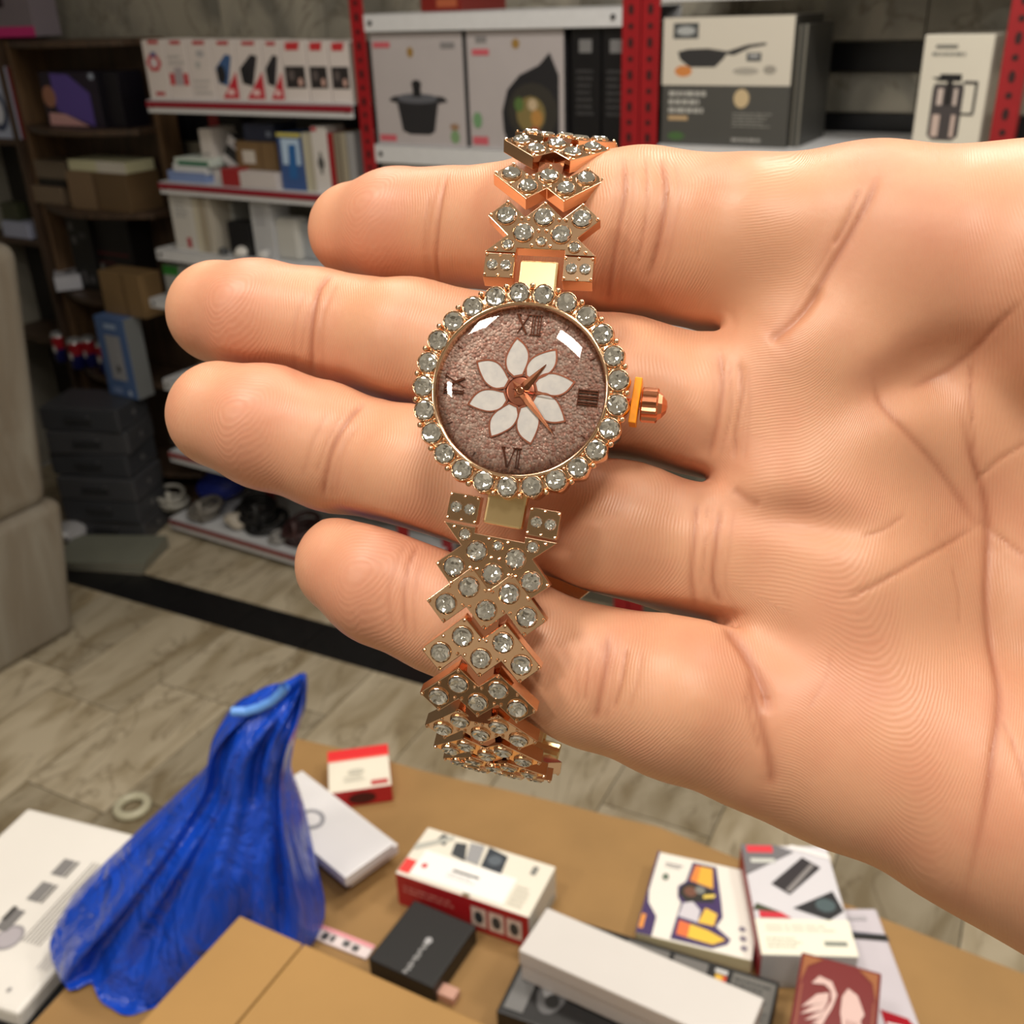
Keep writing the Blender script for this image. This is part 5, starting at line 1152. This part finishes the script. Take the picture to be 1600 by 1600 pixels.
def link_at(P, v, sign, scale=1.0, hinge=True):
    v = unit(v); u = LAT * sign; u = unit(u - (u @ v) * v); n = np.cross(u, v)
    o = link('link', LK_ME, watch); o.matrix_world = hframe(P, u * scale, v * scale, n * scale); addbevel(o, .14, 2)
    for k, (x, y) in enumerate(ZIG): stone(o, x, y, .35, SR - .03, k + int(P[0] * 7) % 5)
    if hinge: link('hinge', conn_me, o)
    return o
BOT = [hp(*p) for p in ((762, 938, 126.6), (753, 1014, 127.2), (747, 1085, 129.5), (750, 1138, 134), (759, 1174, 139.5), (770, 1196, 146), (782, 1206, 153))]
TOP = [hp(*p) for p in ((856, 285, 139.4), (868, 231, 144.5), (882, 214, 151.5))]
bot0 = hp(775, 862, 126.2); top0 = hp(847, 352, 134.5)
bpts = [bot0] + BOT
BACK = [hp(*p) for p in ((800, 1195, 160), (822, 1140, 166), (845, 1040, 166), (860, 900, 168), (872, 760, 170), (882, 620, 172), (890, 500, 174), (896, 400, 174), (900, 320, 171), (900, 255, 165), (892, 222, 160))]
full = BOT + BACK + TOP[::-1]
for i, P in enumerate(BOT):
    v = (full[i + 1] - (BOT[i - 1] if i else bot0)); link_at(P, v, -1)
for i, P in enumerate(TOP):
    nx_ = TOP[i + 1] if i + 1 < len(TOP) else BACK[-1]; pv = TOP[i - 1] if i else top0
    link_at(P, nx_ - pv, 1)
# far side of the loop, evenly spaced
path = [BOT[-1]] + BACK + [TOP[-1]]
dense = []
for i in range(len(path) - 1):
    for t in np.linspace(0, 1, 20, endpoint=False): dense.append(path[i] * (1 - t) + path[i + 1] * t)
dense = np.array(dense); cl = np.concatenate([[0], np.cumsum(np.linalg.norm(np.diff(dense, axis=0), axis=1))])
nlk = int(cl[-1] // 6.1)
for k in range(1, nlk):
    s = cl[-1] * k / nlk; i = int(np.searchsorted(cl, s)); i = min(max(i, 3), len(dense) - 4)
    if k in (2, 3): continue          # the clasp sits here
    link_at(dense[i], dense[i + 3] - dense[i - 3], -1)
# clasp
s = cl[-1] * 2.5 / nlk; i = int(np.searchsorted(cl, s)); v = unit(dense[i + 4] - dense[i - 4]); u = -LAT; u = unit(u - (u @ v) * v); n = np.cross(u, v)
cg = G(); cg.box(-3.2, -6.2, -1.6, 3.2, 6.2, -.4); cg.box(-3.5, -5, -.4, 3.5, 5, .3); cg.tube((-6.2, -3.2, -.4), (6.2, -3.2, -.4), 1.5, seg=14); cg.tube((-4.5, 4.4, -.4), (4.5, 4.4, -.4), 1.1, seg=14)
cl_ = cg.obj('clasp', [M_gold], watch); cl_.matrix_world = hframe(dense[i], u, v, n); addbevel(cl_, .2, 2)
# end links
EOUT = [(-7.2, 2.6), (-3.15, 2.6), (-3.15, 3.3), (3.15, 3.3), (3.15, 2.6), (7.2, 2.6), (4.55, 5.15), (7.35, 7.9), (4.9, 10.3), (2.45, 7.9), (0, 10.3), (-2.45, 7.9), (-4.9, 10.3), (-7.35, 7.9), (-4.55, 5.15)]
EST = [(-4.9, 7.9, SR), (-2.45, 5.5, SR), (0, 7.9, SR), (2.45, 5.5, SR), (4.9, 7.9, SR), (-4.3, 3.7, .72), (4.3, 3.7, .72), (0, 4.35, .62)]
def end_link(P, v, sign, name='end_link'):
    v = unit(v); u = LAT * sign; u = unit(u - (u @ v) * v); n = np.cross(u, v)
    gg = G(); gg.prism(EOUT, -TH, 0)
    for x, y, r in EST: rim(gg, x, y, .06, r, .13, .24)
    for s_ in (-1, 1):
        gg.box(min(s_ * 3.15, s_ * 7.0), -1.2, -2.2, max(s_ * 3.15, s_ * 7.0), 2.3, .25)
        prongs(gg, [(s_ * x, y) for x in (3.35, 5.05, 6.8) for y in (-.9, 2.0)], .24, .3)
    prongs(gg, [(-6.95, 7.9), (6.95, 7.9), (-4.9, 9.9), (0, 9.9), (4.9, 9.9), (-.5, 5.9), (.5, 5.9), (-1.2, 3.7), (1.2, 3.7), (-5.8, 3.0), (5.8, 3.0), (-2.0, 7.6), (2.0, 7.6), (-2.9, 7.6), (2.9, 7.6)])
    o = gg.obj(name, [M_rose], watch); o.matrix_world = hframe(P, u, v, n); addbevel(o, .14, 2)
    for k, (x, y, r) in enumerate(EST): stone(o, x, y, .33 * r / SR, r - .03, k)
    k = 0
    for s_ in (-1, 1):
        for x in (4.2, 5.95): stone(o, s_ * x, .55, .48, .74, k); k += 1
    # lug piece between the bars
    G().box(-2.5, -3.4, -2.4, 2.5, 1.9, -.35).obj('lug', [M_gold], o, bevel=.35)
    return o
eb = hp(788, 799, 126.4); et = hp(841, 425, 130.6)
end_link(eb, BOT[0] - eb, -1); end_link(et, hp(856, 285, 134.2) - et, 1)
